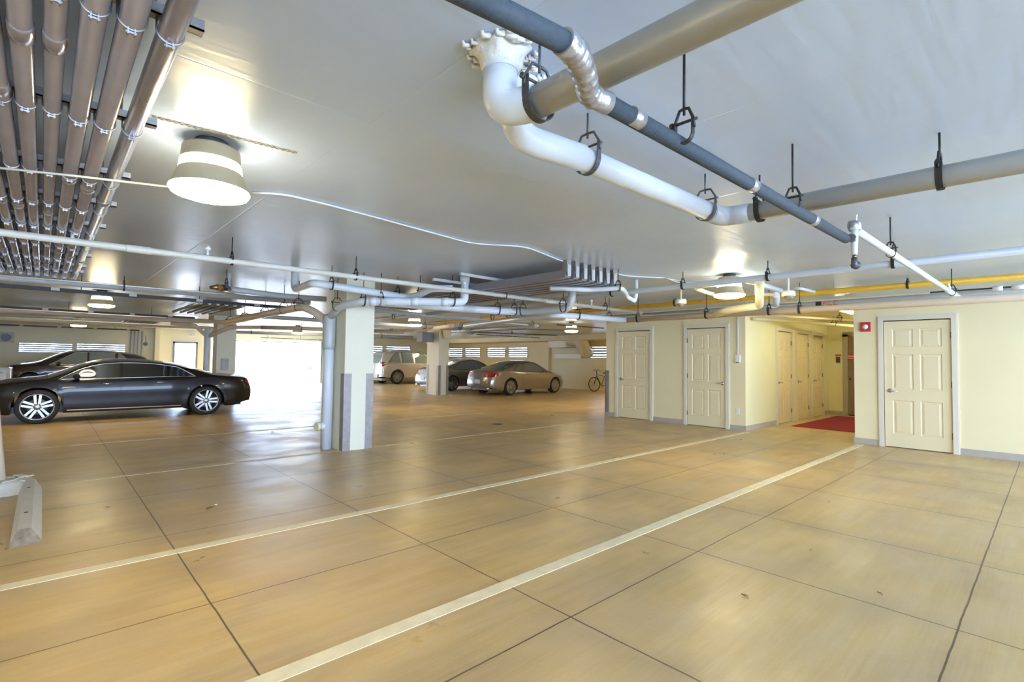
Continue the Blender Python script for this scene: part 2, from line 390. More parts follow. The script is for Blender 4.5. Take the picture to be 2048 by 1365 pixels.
def text_obj(name, s, size, m, loc, rot, parent=None, ext=.002):
    cu = bpy.data.curves.new(name, 'FONT'); cu.body = s; cu.size = size; cu.extrude = ext; cu.align_x = 'CENTER'; cu.align_y = 'CENTER'
    o = bpy.data.objects.new(name, cu); COL.objects.link(o)
    dg = bpy.context.evaluated_depsgraph_get(); me = bpy.data.meshes.new_from_object(o.evaluated_get(dg))
    bpy.data.objects.remove(o); o = bpy.data.objects.new(name, me); COL.objects.link(o); me.materials.append(m)
    o.location = loc; o.rotation_euler = rot
    if parent: o.parent = parent
    return o
sg = empty('door_sign', 'red sign with pale writing on the brown hall door', 'sign', (16.61, 3.90, 1.63))
MB().box(-.0, .018, -.12, .12, -.085, .085).build('sign_panel', M['red'], sg)
MB().box(-.003, 0, -.09, .09, .02, .05).box(-.003, 0, -.07, .07, -.035, -.01).build('sign_lettering', M['white'], sg)
kp = empty('keypad', 'small grey keypad beside the brown hall door', 'keypad', (16.6, 4.2, 1.56))
MB().box(-.03, 0, -.045, .045, -.08, .08).build('keypad_body', M['iron'], kp)
thing(MB().box(16.59, 16.6, 4.13, 4.27, 1.68, 1.71), 'name_strip', M['red'], 'thin red strip on the hall wall above the keypad', 'sign')
thing(MB().box(12.55, 16.1, 2.56, 4.12, 0, .012), 'entrance_mat', M['carpet'], 'red carpet mat on the floor of the side hallway', 'mat')

# fire alarm, switch box and outlet on the door wall
fa = empty('fire_alarm', 'red fire alarm with white strobe on the wall left of the nearest door', 'fire alarm', (XW, 2.315, 2.11))
MB().box(-.045, 0, -.075, .075, -.085, .085).build('alarm_body', M['red'], fa)
mb = MB(); mb.lathe([(.0,-.075),(.028,-.07),(.045,-.05),(.045,-.045)], (0,0,0), 20, 'x'); mb.build('strobe', M['white'], fa)
cb = empty('switch_box', 'white switch box at the end of a conduit right of the second door', 'switch', (XW, 4.60, 1.52))
MB().box(-.045, 0, -.045, .045, -.075, .075).build('box_body', M['white'], cb)
MB().tube([(-.02,0,.075),(-.02,0,1.0)], .011, 10).build('box_conduit', M['pvc'], cb)
MB().box(-.05, -.045, -.03, .03, -.09, -.075).build('box_lip', M['iron'], cb)
thing(MB().box(XW-.008, XW, 4.575, 4.645, .34, .455), 'outlet_cover', M['white'], 'white outlet cover low on the wall right of the second door', 'outlet')

# ------------------------------------------------------------------ columns
def guard(mb, x, y, sx, sy, z0=.0, z1=1.18, wdt=.115, t=.006):
    mb.box(x, x+sx*wdt, y-sy*t, y, z0, z1); mb.box(x-sx*t, x, y-sy*t, y+sy*wdt, z0, z1)
def bolts(mb, pts):
    for (x, y, z) in pts: mb.box(x-.008, x+.008, y-.008, y+.008, z-.008, z+.008)
CX0, CX1, CY0, CY1 = 3.385, 3.86, 7.40, 7.86
c1 = empty('concrete_column', 'nearest square column, cream painted with two steel corner guards', 'column', (0,0,0), 0)
MB().box(CX0, CX1, CY0, CY1, 0, CE).build('shaft', M['column'], c1)
for (gx, sx) in ((CX0, 1), (CX1, -1)):
    mb = MB(); guard(mb, gx, CY0, sx, 1); o = mb.build('corner_guard', M['guard'], c1)
    mb = MB(); bolts(mb, [(gx+sx*.07, CY0-.008, z) for z in (.14, .62, 1.08)]+[(gx-sx*.008, CY0+.03, z) for z in (.2, .72, 1.12)]); mb.build('guard_bolts', M['brass'], o)
c2 = empty('concrete_column', 'cream column behind the black sedan, white drain pipe at its left', 'column', (0,0,0))
MB().box(3.87, 4.4, 17.4, 17.9, 0, CE).box(3.75, 4.5, 17.3, 18.0, 2.5, CE).build('shaft', M['column'], c2)
MB().box(4.0, 4.2, 17.36, 17.4, 1.0, 1.35).build('wall_plate', M['guard'], c2)
c3 = empty('concrete_column', 'far column standing between the champagne off-roader and the grey coupe', 'column', (0,0,0))
MB().box(11.48, 11.97, 16.62, 17.45, 0, CE).build('shaft', M['column'], c3)
for gx, sx in ((11.48, 1), (11.97, -1)):
    mb = MB(); guard(mb, gx, 16.62, sx, 1); mb.build('corner_guard', M['guard'], c3)
mb = MB(); guard(mb, 11.47, 17.45, 1, -1); mb.build('corner_guard', M['guard'], c3)
bt = tag(MB().box(10.85, 11.38, 16.85, 17.25, 2.1, 2.48).build('electrical_box', M['elbox']), 'grey-blue electrical box hung on the left of the far column', 'electrical box')
MB().box(11.38, 11.478, 16.95, 17.1, 2.2, 2.4).build('box_bracket', M['steel'], bt)
cg = thing(MB().box(XW-.012, XW+.0, 7.95, 8.07, 0, 1.19).box(XW-.012, XW+.06, 8.05, 8.062, 0, 1.19), 'corner_guard', M['guard'], 'steel corner guard at the left end of the wall with two doors', 'corner guard')

# ------------------------------------------------------------------ windows with louvres
def window(n, c, half_w, zc, half_h, axis):
    r = bpy.data.objects.new('window_%d' % n, None); COL.objects.link(r); r['kind'] = 'structure'
    r.location = c; r.rotation_euler = (0, 0, 0 if axis == 'y' else -math.pi/2)
    t = .05; mb = MB()
    mb.box(-half_w-t, half_w+t, -.03, .06, half_h, half_h+t).box(-half_w-t, half_w+t, -.05, .06, -half_h-t, -half_h)
    mb.box(-half_w-t, -half_w, -.03, .06, -half_h, half_h).box(half_w, half_w+t, -.03, .06, -half_h, half_h); mb.build('window_frame', M['frame'], r)
    mb = MB(); k = 4; st = 2*half_h/k
    for i in range(k):
        z = -half_h+st*(i+.5)
        mb.add([(-half_w,.02,z-st*.42),(half_w,.02,z-st*.42),(half_w,.09,z+st*.30),(-half_w,.09,z+st*.30),(-half_w,.028,z-st*.42),(half_w,.028,z-st*.42),(half_w,.098,z+st*.30),(-half_w,.098,z+st*.30)],
               [(0,1,2,3),(7,6,5,4),(0,4,5,1),(2,6,7,3)])
    mb.build('louvre_slats', M['blinds'], r)
    mb = MB(); [mb.box(-half_w, half_w, .0, .012, half_h*f-.006, half_h*f+.006) for f in (-.45, .05, .55)]; mb.build('slat_shade_bar', M['guard'], r)  # grey bars added to draw the shaded gaps between the bright slats
    MB().box(-half_w, half_w, .13, .134, -half_h, half_h).build('window_pane', M['glass'], r)
    return r
for i, (a, b, z0, z1) in enumerate([(-.76, .92, 1.50, 1.84), (.98, 2.69, 1.50, 1.86), (14.1, 15.25, 1.66, 2.16), (15.42, 17.2, 1.66, 2.16)]):
    window(i+1, ((a+b)/2, YB, (z0+z1)/2), (b-a)/2-.05, 0, (z1-z0)/2-.05+.05, 'y')
for i, (a, b) in enumerate(W20): window(i+5, (XB, (a+b)/2, 1.88), abs(a-b)/2-.05, 0, .22+.04, 'x')
struct(MB().box(4.42, 4.5, YB-.03, YB+.05, 0, 2.08).box(5.34, 5.42, YB-.03, YB+.05, 0, 2.08).box(4.42, 5.42, YB-.03, YB+.05, 2.0, 2.08), 'door_frame_side', M['elbox'])

# ------------------------------------------------------------------ outside the garage opening
struct(MB().box(-20, 40, YB+.3, 90, -.2, -.01), 'ground_outside', M['ext'])
fn = empty('driveway_gate', 'pale sliding gate of two rails outside the garage opening', 'gate', (0, 0, 0))
gy = 46.0
def gp(px, py): return FY(px, py, gy)
A, B = gp(430, 708), gp(550, 708); zb = gp(500, 735).z
MB().tube([A, B], .05, 8).tube([(A.x, gy, zb), (B.x, gy, zb)], .05, 8).build('gate_rail', M['elbox'], fn)
MB().tube([(B.x, gy, 0), (B.x, gy, B.z+.1)], .07, 8).build('gate_post', M['elbox'], fn)
ms = empty('barred_gate', 'small barred gate beside the driveway gate outside', 'gate')
g0, g1 = gp(554, 709), gp(567, 709)
mb = MB()
for i in range(6):
    x = g0.x+(g1.x-g0.x)*i/5; mb.tube([(x, gy, 0), (x, gy, g0.z)], .02, 6)
mb.tube([g0, g1], .04, 6).build('bars', M['elbox'], ms)
for k, (px, lab, h) in enumerate(((600, 'thin pale tree outside at the right of the garage opening', 3.2), (625, 'faint low bush outside by the right jamb of the garage opening', 1.2))):
    p = gp(px, 735); t = empty('garden_tree' if k == 0 else 'garden_bush', lab, 'tree' if k == 0 else 'bush', (p.x, gy+1, 0))
    if k == 0: MB().tube([(0,0,0),(.05,0,1.2),(-.05,0,h)], [.07,.05,.03], 8).build('trunk', M['brass'], t)
    mb = MB()
    for j in range(160):
        a = random.uniform(0, 6.28); rr = random.uniform(.1, .9); z = random.uniform(.1, .6)*h if k else random.uniform(.5, 1.1)*h
        cx, cy = rr*math.cos(a), rr*math.sin(a); s_ = .09
        mb.add([(cx-s_, cy, z), (cx, cy+s_*.4, z-s_*.5), (cx+s_, cy, z), (cx, cy-s_*.4, z+s_*.6)], [(0,1,2,3)])
    mb.build('foliage', M['leafg'], t)
gd = empty('roller_door_rail', 'dark lower edge of the raised garage door in the bright opening', 'garage door', (0, 0, 0))
MB().box(GX0, GX1, YB+.22, YB+.30, 2.2, 2.25).build('bottom_bar', M['elbox'], gd)
MB().box(GX1-.06, GX1, YB-.05, YB, 0, 2.32).build('side_track', M['elbox'], gd)

# ------------------------------------------------------------------ floor paint, wheel stop, pole, litter, drain
def stripe(x0, x1, y, m, lab, wd=.10): return thing(MB().box(x0, x1, y-wd/2, y+wd/2, 0, .0025), 'parking_stripe', m, lab, 'parking stripe', None)
stripe(.2, 10.75, 2.385, M['stripe'], 'painted bay line running to the wall end just left of the nearest door')
stripe(-1.5, 10.78, 4.365, M['stripe'], 'painted bay line ending at the wall corner of the hallway')
stripe(-.3, 9.5, 7.48, M['stripew'], 'worn faint bay line passing at the foot of the nearest column', .09)
stripe(-1.0, 9.0, 10.45, M['stripew'], 'faded bay line on the floor in front of the black sedan', .08)
ws = empty('wheel_stop', 'white sloped concrete wheel stop on the floor at left', 'wheel stop', (-.045, 0, 0))
y0, y1 = 5.22, 7.25
mb = MB(); pr = [(-.125, 0), (.10, 0), (.055, .135), (-.085, .135)]
pr = [(-.088,0),(.088,0),(.080,.03),(.028,.122),(-.048,.122),(-.080,.03)]
n = len(pr)
mb.add([(x, y0, z) for x, z in pr]+[(x, y1, z) for x, z in pr], [(i, i+n, (i+1) % n+n, (i+1) % n) for i in range(n)])
mb.add([(x, y1, z) for x, z in pr], [tuple(range(n))])
mb.build('stop_body', M['stop'], ws)
mb = MB(); mb.add([(x, y0, z) for x, z in pr], [tuple(range(n))[::-1]]); mb.build('scuffed_end', M['stopend'], ws)
for yy in (5.75, 6.8): MB().lathe([(.0,.124),(.014,.124),(.014,.118)][::-1], (-.01, yy, 0), 12).build('pin_hole', M['dark'], ws)
pl = empty('leaning_pole', 'tan pole in a low rough base at the left edge of the picture', 'pole', (-.25, 7.33, 0))
MB().tube([(-.01,0,.08),(-.10,-.02,1.0),(-.16,-.03,1.6)], .034, 14).build('pole_shaft', M['peach'], pl)
mb = MB(); mb.lathe([(0,.13),(.10,.13),(.22,.115),(.25,.06),(.24,.0)][::-1], (0,0,0), 28); mb.build('pole_base', M['stop'], pl)
mb = MB()
for j in range(26):
    a = random.uniform(0, 6.28); r_ = random.uniform(.08, .22); x, y = r_*math.cos(a), r_*math.sin(a); b_ = random.uniform(0, 3.14); l = .035
    mb.tube([(x-l*math.cos(b_), y-l*math.sin(b_), .128), (x+l*math.cos(b_), y+l*math.sin(b_), .135)], .007, 5)
mb.build('wood_scraps', M['stop'], pl)['kind'] = 'stuff'
wb = empty('white_box', 'white rounded box with a dark slot at the left edge behind the black sedan', 'box', (-1.75, 19.3, 0))
mb = MB()
def rbox(mb, hx, hy, z0, z1, r=.12, k=5):
    ring = []
    for cx, cy, a0 in ((hx-r, hy-r, 0), (-hx+r, hy-r, 90), (-hx+r, -hy+r, 180), (hx-r, -hy+r, 270)):
        for j in range(k+1):
            a = math.radians(a0+90*j/k); ring.append((cx+r*math.cos(a), cy+r*math.sin(a)))
    n = len(ring); zs = [(z0, 1), (z1-.04, 1), (z1-.01, .985), (z1, .95)]
    vs = [(x*s_, y*s_, z) for z, s_ in zs for x, y in ring]
    mb.add(vs, [(i*n+j, i*n+(j+1) % n, (i+1)*n+(j+1) % n, (i+1)*n+j) for i in range(3) for j in range(n)], True); mb.add(vs[-n:], [tuple(range(n))])
rbox(mb, 1.15, .6, 0, 1.05); mb.build('box_shell', M['whitecar'], wb)
MB().box(.90, 1.0, -.605, -.597, .90, .915).build('dark_slot', M['dark'], wb)
M['blue'] = mat('blue_mark', (.05, .08, .5), .5)
MB().box(.75, .97, -.605, -.597, .70, .725).box(.75, .93, -.605, -.597, .745, .76).build('blue_mark', M['blue'], wb)
dr_ = empty('floor_drain', 'small round dark floor drain right of the nearest column', 'drain', (7.42, 8.43, 0))
MB().lathe([(0,.004),(.12,.004),(.13,0)][::-1], (0,0,0), 24).build('drain_grate', M['iron'], dr_)
def leaf(p, s, m, lab, rz=0):
    mb = MB(); pts = [(-s, 0, .003), (-s*.3, s*.35, .012), (s*.5, s*.25, .018), (s, 0, .006), (s*.4, -s*.3, .012), (-s*.4, -s*.25, .016)]
    mb.add(pts, [(0,5,4,3,2,1)]); mb.add([(x, y, z-.002) for x, y, z in pts], [(0,1,2,3,4,5)])
    o = thing(mb, 'litter', m, lab, 'litter'); o.location = (p.x, p.y, 0); o.rotation_euler = (0, 0, rz)
leaf(F(420, 1017), .05, M['leaf'], 'brown curled scrap on the floor left of the bluish floor reflection', .6)
leaf(F(430, 1013), .022, M['paper'], 'tiny white scrap beside the brown curled scrap')
leaf(F(545, 865), .06, M['paper'], 'white scrap on the floor left of the nearest column', .9)
leaf(F(1760, 1190), .022, M['leaf'], 'small brown scrap on the floor at lower right', .9)
leaf(F(1622, 1103), .012, M['leaf'], 'dark speck on the floor below the hallway', .2)
leaf(F(213, 1018), .03, M['leaf'], 'brown scrap on the floor right of the wheel stop', .2)
leaf(F(1490, 1195), .03, M['leaf'], 'curled brown leaf in the shiny patch of floor', 1.2)

# ------------------------------------------------------------------ lamps
def lamp():
    r = empty('ceiling_lamp', '', 'ceiling lamp', (0,0,0), 0); r.scale = (.82, .82, .82)
    MB().tube([(0,0,.058),(0,0,0)], .10, 24).build('lamp_neck', M['iron'], r)
    MB().lathe([(.0,0),(.175,0),(.18,-.015),(.185,-.095)], (0,0,0), 40).build('lamp_housing', M['lamp'], r)
    MB().lathe([(.183,-.096),(.19,-.11),(.195,-.15),(.197,-.165)], (0,0,0), 40).build('upper_lens', M['lens2'], r)
    MB().lathe([(.198,-.166),(.205,-.18),(.225,-.24),(.243,-.275),(.247,-.29)], (0,0,0), 40).build('reflector_skirt', M['lamp'], r)
    MB().lathe([(.246,-.291),(.25,-.30),(.235,-.325),(.17,-.345),(.08,-.352),(.0,-.353)], (0,0,0), 40).build('bottom_lens', M['lens'], r)
    return r
lp = lamp()
LP = [(.67, 3.29, 'nearest ceiling lamp, large and glowing beside the row of steel conduits'),
      (6.97, 3.07, 'glowing ceiling lamp in front of the hallway, right of centre'),
      (7.57, 12.17, 'ceiling lamp seen just right of the nearest column'),
      (.79, 12.48, 'ceiling lamp above the dark crossover, nearer of the two at far left'),
      (.82, 21.9, 'ceiling lamp above the dark crossover, further of the two at far left'),
      (12.18, 10.37, 'ceiling lamp before the far yellow wall, left of the wall with two doors'),
      (7.2, 20.0, 'far ceiling lamp seen above the garage opening'),
      (5.6, 24.5, 'faint far ceiling lamp above the left side of the garage opening')]
for i, (x, y, lab) in enumerate(LP):
    o = lp if i == 0 else copy_tree(lp); o.location = (x, y, CE-.047); o['label'] = lab; o['group'] = 'round ceiling lamps'
for x, y in ((.67, -3.6), (6.97, -3.6), (-4.6, 3.3), (-4.6, 12.4), (14.5, 20.5), (18.4, 11.8), (9.1, 18.3), (16.6, 24.0), (15.5, 9.6)):  # final entries: unseen lamps added behind walls and columns to brighten the far end
    o = copy_tree(lp); o.location = (x, y, CE-.047); o['label'] = 'unseen round ceiling lamp, some of these added to brighten the far end'; o['group'] = 'round ceiling lamps out of view'
for (x, y, lab) in ((12.3, 2.95, 'hall strip light, nearer of the two'), (15.0, 2.95, 'hall strip light, further of the two')):
    r = empty('strip_light', lab, 'strip light', (x, y, 2.56), 0, 'hall strip lights')
    MB().box(-.6, .6, -.08, .08, 0, .06).build('light_housing', M['white'], r)
    for s in (-.04, .04): MB().tube([(-.58, s, -.02), (.58, s, -.02)], .018, 10).build('light_tube', M['tube'], r)

# ------------------------------------------------------------------ pipes and conduits
def pipe(name, pts, r, m, lab, cat='pipe', rad=None, group=None, couplings=(), n=16, cr=1.14, cl=.07, cm=None):
    pts = [Vector(p) for p in pts]
    if len(pts) > 2: pp = fillet(pts, rad or r*2.6)
    else: pp = pts
    o = thing(MB().tube(pp, r, n), name, m, lab, cat, group)
    for (p, d) in couplings:     # raised sleeves on the pipe
        p = Vector(p); d = Vector(d).normalized()
        MB().tube([p-d*cl/2, p-d*cl*.45, p+d*cl*.45, p+d*cl/2], [r*1.01, r*cr, r*cr, r*1.01], n).build('coupling', cm or m, o)
    return o
def hanger(x, y, z, r, axis, lab, group, m='black', rod=True, tw=.022):
    """clevis hanger round a pipe of radius r running along axis, rod up to the ceiling"""
    t = empty('pipe_hanger', lab, 'pipe hanger', (x, y, z), 0 if axis == 'x' else math.pi/2, group)
    R = r+.003; mb = MB(); w2 = tw/2; top = r+.055
    # strap: U below, straight up the sides, then joined by a bolt; yoke above
    path = [(-R, top*.62)]+[(R*math.cos(a), R*math.sin(a)) for a in [math.pi+math.pi*k/14 for k in range(15)]]+[(R, top*.62)]
    th = .004
    vs = []
    for i, (py, pz) in enumerate(path):
        if i == 0: nx, nz = -1, 0
        elif i == len(path)-1: nx, nz = 1, 0
        else: l = math.hypot(py, pz); nx, nz = py/l, pz/l
        for s in (-w2, w2): vs += [(s, py, pz), (s, py+nx*th, pz+nz*th)]
    k = len(path)
    fs = []
    for i in range(k-1):
        a, b = i*4, i*4+4
        fs += [(a, a+2, b+2, b), (a+1, b+1, b+3, a+3), (a, b, b+1, a+1), (a+2, a+3, b+3, b+2)]
    mb.add(vs, fs); mb.build('strap', M[m], t)
    y2 = MB(); A = (R+.008, r*.55); B = (R*.55, top+.012); 
    for s in (-1, 1):
        y2.tube([(0, s*A[0], A[1]), (0, s*(R+.004), top*.62), (0, s*B[0], B[1]), (0, 0, top+.016)], .0065, 6)
    y2.build('yoke', M[m], t)
    MB().tube([(0, -R-.02, top*.55), (0, R+.02, top*.55)], .006, 8).tube([(0, R+.012, top*.55), (0, R+.024, top*.55)], .012, 6).build('bolt', M[m], t)
    if rod: MB().tube([(0, 0, top-.01), (0, 0, CE-z)], .0055, 8).build('rod', M[m], t)
    return t
# --- large white drains near the camera
z1 = 2.425
CT = CE-.002
o = thing(MB().tube([(1.372, 1.38, z1), (1.46, -2.5, z1)], .061, 24), 'drain_pipe', M['pvcg'], 'thick cream drain pipe overhead, running from the ceiling elbow out of the picture top', 'pipe')
MB().tube([(1.30,1.49,CT),(1.30,1.49,CE-.09)], [.074,.074], 24).build('hub', M['pvc'], o)
MB().tube(fillet([(1.30,1.49,CE-.07),(1.30,1.49,z1-.005),(1.372,1.37,z1)], .16, 12)+[Vector((1.375,1.355,z1))], .069, 24).build('elbow', M['pvc'], o)
o = thing(MB().tube([(1.86,1.570,2.42),(3.22,1.54,2.42)], .0583, 24), 'drain_pipe', M['pvc'], 'long white drain overhead, from the foamed ceiling hole to the elbow under the dark pipe', 'pipe')
MB().tube(fillet([(1.50,1.62,CT),(1.50,1.62,2.42),(1.90,1.569,2.42)], .22, 12), .064, 24).build('elbow', M['pvc'], o)
MB().tube(fillet([(3.19,1.54,2.42),(3.385,1.535,2.42),(3.40,1.36,2.42)], .13, 10), .064, 24).build('elbow', M['pvcg'], o)
MB().tube([(3.398,1.38,2.42),(3.56,-2.5,2.42)], .058, 24).build('grey_length', M['pvcg'], o)
def blob(c, R, n, lab):
    mb = MB(); rnd = random.Random(int(c[0]*100))
    prof = []
    nn = 28; vs = []; rings = [(1.05, 0), (1.0, -.018), (.82, -.035), (.76, -.06), (.70, -.07)]
    for q, (k, h) in enumerate(rings):
        for j in range(nn):
            a = 2*math.pi*j/nn; rr = R*k*(1+.26*math.sin(a*5+q*1.3)*rnd.uniform(.3, 1)*(1 if q < 2 else .3)+rnd.uniform(-.08, .08)*(1 if q < 3 else .4))
            vs.append((c[0]+rr*math.cos(a), c[1]+rr*math.sin(a), CE+h+rnd.uniform(-.008, .004)*(q > 0)))
    mb.add(vs, [(q*nn+j, q*nn+nn+j, q*nn+nn+(j+1) % nn, q*nn+(j+1) % nn) for q in range(len(rings)-1) for j in range(nn)], True)
    for j in range(n):
        a = rnd.uniform(0, 6.28); rr = R*rnd.uniform(1.0, 1.5); s_ = rnd.uniform(.010, .022)
        x, y = c[0]+rr*math.cos(a), c[1]+rr*math.sin(a)
        mb.tube([(x-s_, y, CE-.002), (x-s_*.4, y+s_*.4, CE-.012), (x+s_*.4, y-s_*.4, CE-.012), (x+s_, y, CE-.002)], [s_*.3, s_*.6, s_*.55, s_*.3], 7)
    return thing(mb, 'firestop_foam', M['caulk'], lab, 'foam')
blob((1.30, 1.49), .105, 30, 'white foam round the ceiling hole of the thick cream drain')
blob((1.50, 1.60), .09, 26, 'white foam round the ceiling hole right of the thick cream drain')
hg = 'hangers on the large overhead drains'
hanger(1.375, 1.345, z1, .070, 'y', 'dark rusty clevis hanger round the thick cream drain beside its elbow', hg, 'iron', tw=.035)
hanger(1.95, 1.566, 2.42, .066, 'x', 'grey clevis hanger at the start of the long white drain', hg, 'iron', tw=.03)
hanger(3.14, 1.54, 2.42, .064, 'x', 'clevis hanger before the elbow of the long white drain', hg, 'iron', tw=.03)
hanger(3.41, 1.30, 2.42, .064, 'y', 'clevis hanger after the elbow of the long white drain, by the dark pipe', hg, 'black', tw=.03)
hanger(3.445, .395, 2.42, .062, 'y', 'clevis hanger on the grey drain at the upper right edge', hg, 'black', tw=.03)
# --- dark foam insulated pipe with the taped jog
zf = 2.29
fp = [F(860, -48, zf), F(1135, 88, zf)]; jg = [F(1125, 82, zf), F(1150, 103, zf), F(1170, 150, zf), F(1176, 190, zf), F(1215, 207, zf)]
f2 = [F(1200, 199, zf), F(1692, 478, zf)]
o = thing(MB().tube(fp, .031, 20).tube(f2, .031, 20), 'insulated_pipe', M['foam'], 'dark grey foam-wrapped pipe overhead with a silver-taped jog', 'pipe')
jj = fillet(jg, .07, 8); rr = [.036+.004*math.sin(i*2.1)+random.uniform(-.0015, .003) for i in range(len(jj))]
MB().tube(jj, rr, 20).build('silver_tape_wrap', M['tape'], o)
for a in (F(1271, 236, zf), F(1503, 370, zf), F(1626, 440, zf)):
    d = (f2[1]-f2[0]).normalized(); MB().tube([a-d*.03, a+d*.03], .0325, 20).build('tape_band', M['tape'], o)
a = f2[0]+(f2[1]-f2[0])*.10
hanger(1.80, .968, zf+.02, .031, 'x', 'black ring hanger holding the dark foam pipe after its taped jog', 'hangers on the dark foam pipe', 'black')
hanger(3.05, f2[0].y+(f2[1].y-f2[0].y)*.6, zf+.02, .031, 'x', 'black ring hanger on the dark foam pipe where the drain elbow is', 'hangers on the dark foam pipe', 'black')
fe = f2[1]
o = pipe('sprinkler_branch', [(fe.x+.06, .92, 2.352), (9.75, .86, 2.352)], .026, M['pvc'], 'thin white pipe sloping away to the upper right from the valve of the dark pipe')
MB().tube([(fe.x+.05, .93, zf-.11), (fe.x+.05, .925, 2.40)], [.020, .024], 14).lathe([(.036,0),(.040,.02),(.034,.05),(.02,.06)], (fe.x+.05, .925, 2.35), 16).build('tee', M['pvc'], o)
MB().tube([(fe.x-.005, .935, zf), (fe.x+.05, .93, zf)], [.03, .022], 14).build('cap', M['steel'], o)
MB().lathe([(.034,0),(.036,.02),(.030,.045),(0,.05)], (fe.x+.03, .93, 2.365), 16).build('dark_cap', M['steel'], o)
vb = MB().tube([(fe.x+.05,.93,zf-.11),(fe.x+.05,.93,zf-.13)], .014, 10).build('copper_nipple', M['brass'], o)
MB().tube([(fe.x+.05,.93,zf-.13),(fe.x+.05,.93,zf-.20)], .019, 12).lathe([(.0,-.012),(.03,-.01),(.03,.01),(0,.012)][::-1], (fe.x+.085,.93,zf-.175), 10, 'x').build('drain_valve', M['iron'], o)
MB().tube([(fe.x+.06,.92,2.39),(fe.x+.065,.92,2.44),(fe.x+.06,.92,2.46)], [.012,.006,.012], 8).build('sprinkler_head', M['white'], o)
MB().tube([(8.1,.878,2.352),(8.12,.878,2.352),(9.0,.868,2.352),(9.02,.868,2.352)], [.026,.033,.033,.026], 14).build('sleeve', M['pvc'], o)
MB().tube([(8.15,.87,2.38),(8.12,.87,2.44)], [.018,.008], 8).build('sprinkler_head', M['white'], o)
hanger(5.146, .915, 2.352, .027, 'x', 'black ring hanger on the thin white pipe beyond the valve', 'hangers on the thin white pipe', 'black')
hanger(8.42, .873, 2.352, .03, 'x', 'black ring hanger near the far end of the thin white pipe', 'hangers on the thin white pipe', 'black')

# --- long sprinkler main across the left half
S = pipe('sprinkler_pipe', [(-6, 5.80, 2.405), (-.304, 5.83, 2.405), (8.75, 5.62, 2.405)], .032, M['sprk'], 'long thin cream sprinkler pipe from the left edge to the wall with two doors',
         couplings=[((.62, 5.81, 2.405), (1, 0, 0)), ((4.4, 5.72, 2.405), (1, 0, 0)), ((6.1, 5.68, 2.405), (1, 0, 0))], cl=.2)
for x in (.15, 1.18, 4.38, 7.2):
    c = MB().tube([(x, 5.835-.024*x, 2.405), (x, 5.835-.024*x, 2.49)], [.016, .012], 10); c.build('sprinkler_outlet', M['pvc'], S)
    MB().lathe([(.0,0),(.022,.0),(.03,.02),(.012,.045),(.0,.045)], (x, 5.835-.024*x, 2.49), 12).build('sprinkler_head', M['white'], S)
for x, l_ in ((1.40, 'below the nearest lamp'), (2.75, 'left of the nearest column'), (5.15, 'under the grey conduit bundle'), (7.6, 'near its right end')): hanger(x, 5.835-.024*x, 2.405, .033, 'x', 'black hanger on the long cream sprinkler pipe, %s' % l_, 'hangers on the long cream sprinkler pipe', 'black')
# --- row of conduits at left on struts
RY = [-2.2, -.6, .9, 2.01, 3.01, 4.03, 4.87, 5.77, 6.7, 7.6, 8.57, 9.2]
for i, y in enumerate(RY):
    x1 = .37; ends = MB()
    nm = ['the one nearest the camera in view', '']
    ends.box(-1.3, x1, y-.02, y+.02, 2.545, 2.552); ends.box(-1.3, x1, y-.02, y-.016, 2.545, 2.585); ends.box(-1.3, x1, y+.016, y+.02, 2.545, 2.585)
    st = thing(ends, 'strut_channel', M['steel'], 'steel strut channel carrying the conduit row at left, %s' % (['out of view behind the lens', 'out of view behind the lens', 'at the top picture edge', 'nearest the camera', 'before the nearest lamp', 'beside the nearest lamp', 'just past the nearest lamp', 'by the long sprinkler pipe', 'just past the sprinkler pipe', 'third from the far end', 'second from the far end', 'at the far end of the row'][i]), 'strut', 'struts of the conduit row')
    for x in (-1.2, x1-.14): MB().tube([(x, y, 2.55), (x, y, CE)], .006, 8).build('strut_rod', M['iron'], st)
XS_ = [.275, .172, .080, -.010, -.095, -.172, -.255, -.340, -.430, -.52, -.61, -.70, -.80]
RS_ = [.037, .037, .035, .030, .032, .032, .032, .032, .032, .032, .032, .032, .032]
CP = [[4.55, -.5, 7.6], [4.25, 7.3, -.2], [1.75, 4.1, 7.1], [2.35, 5.2, 8.1], [2.35, 4.9, 8.0], [2.9, 5.1, 8.2], [5.0, 7.9], [4.4, 7.3], [4, 7.5], [4], [4], [4], [4]]
ordn = ['rightmost conduit', 'second conduit', 'third conduit', 'fourth conduit', 'fifth conduit', 'sixth conduit', 'seventh conduit', 'eighth conduit', 'ninth conduit']
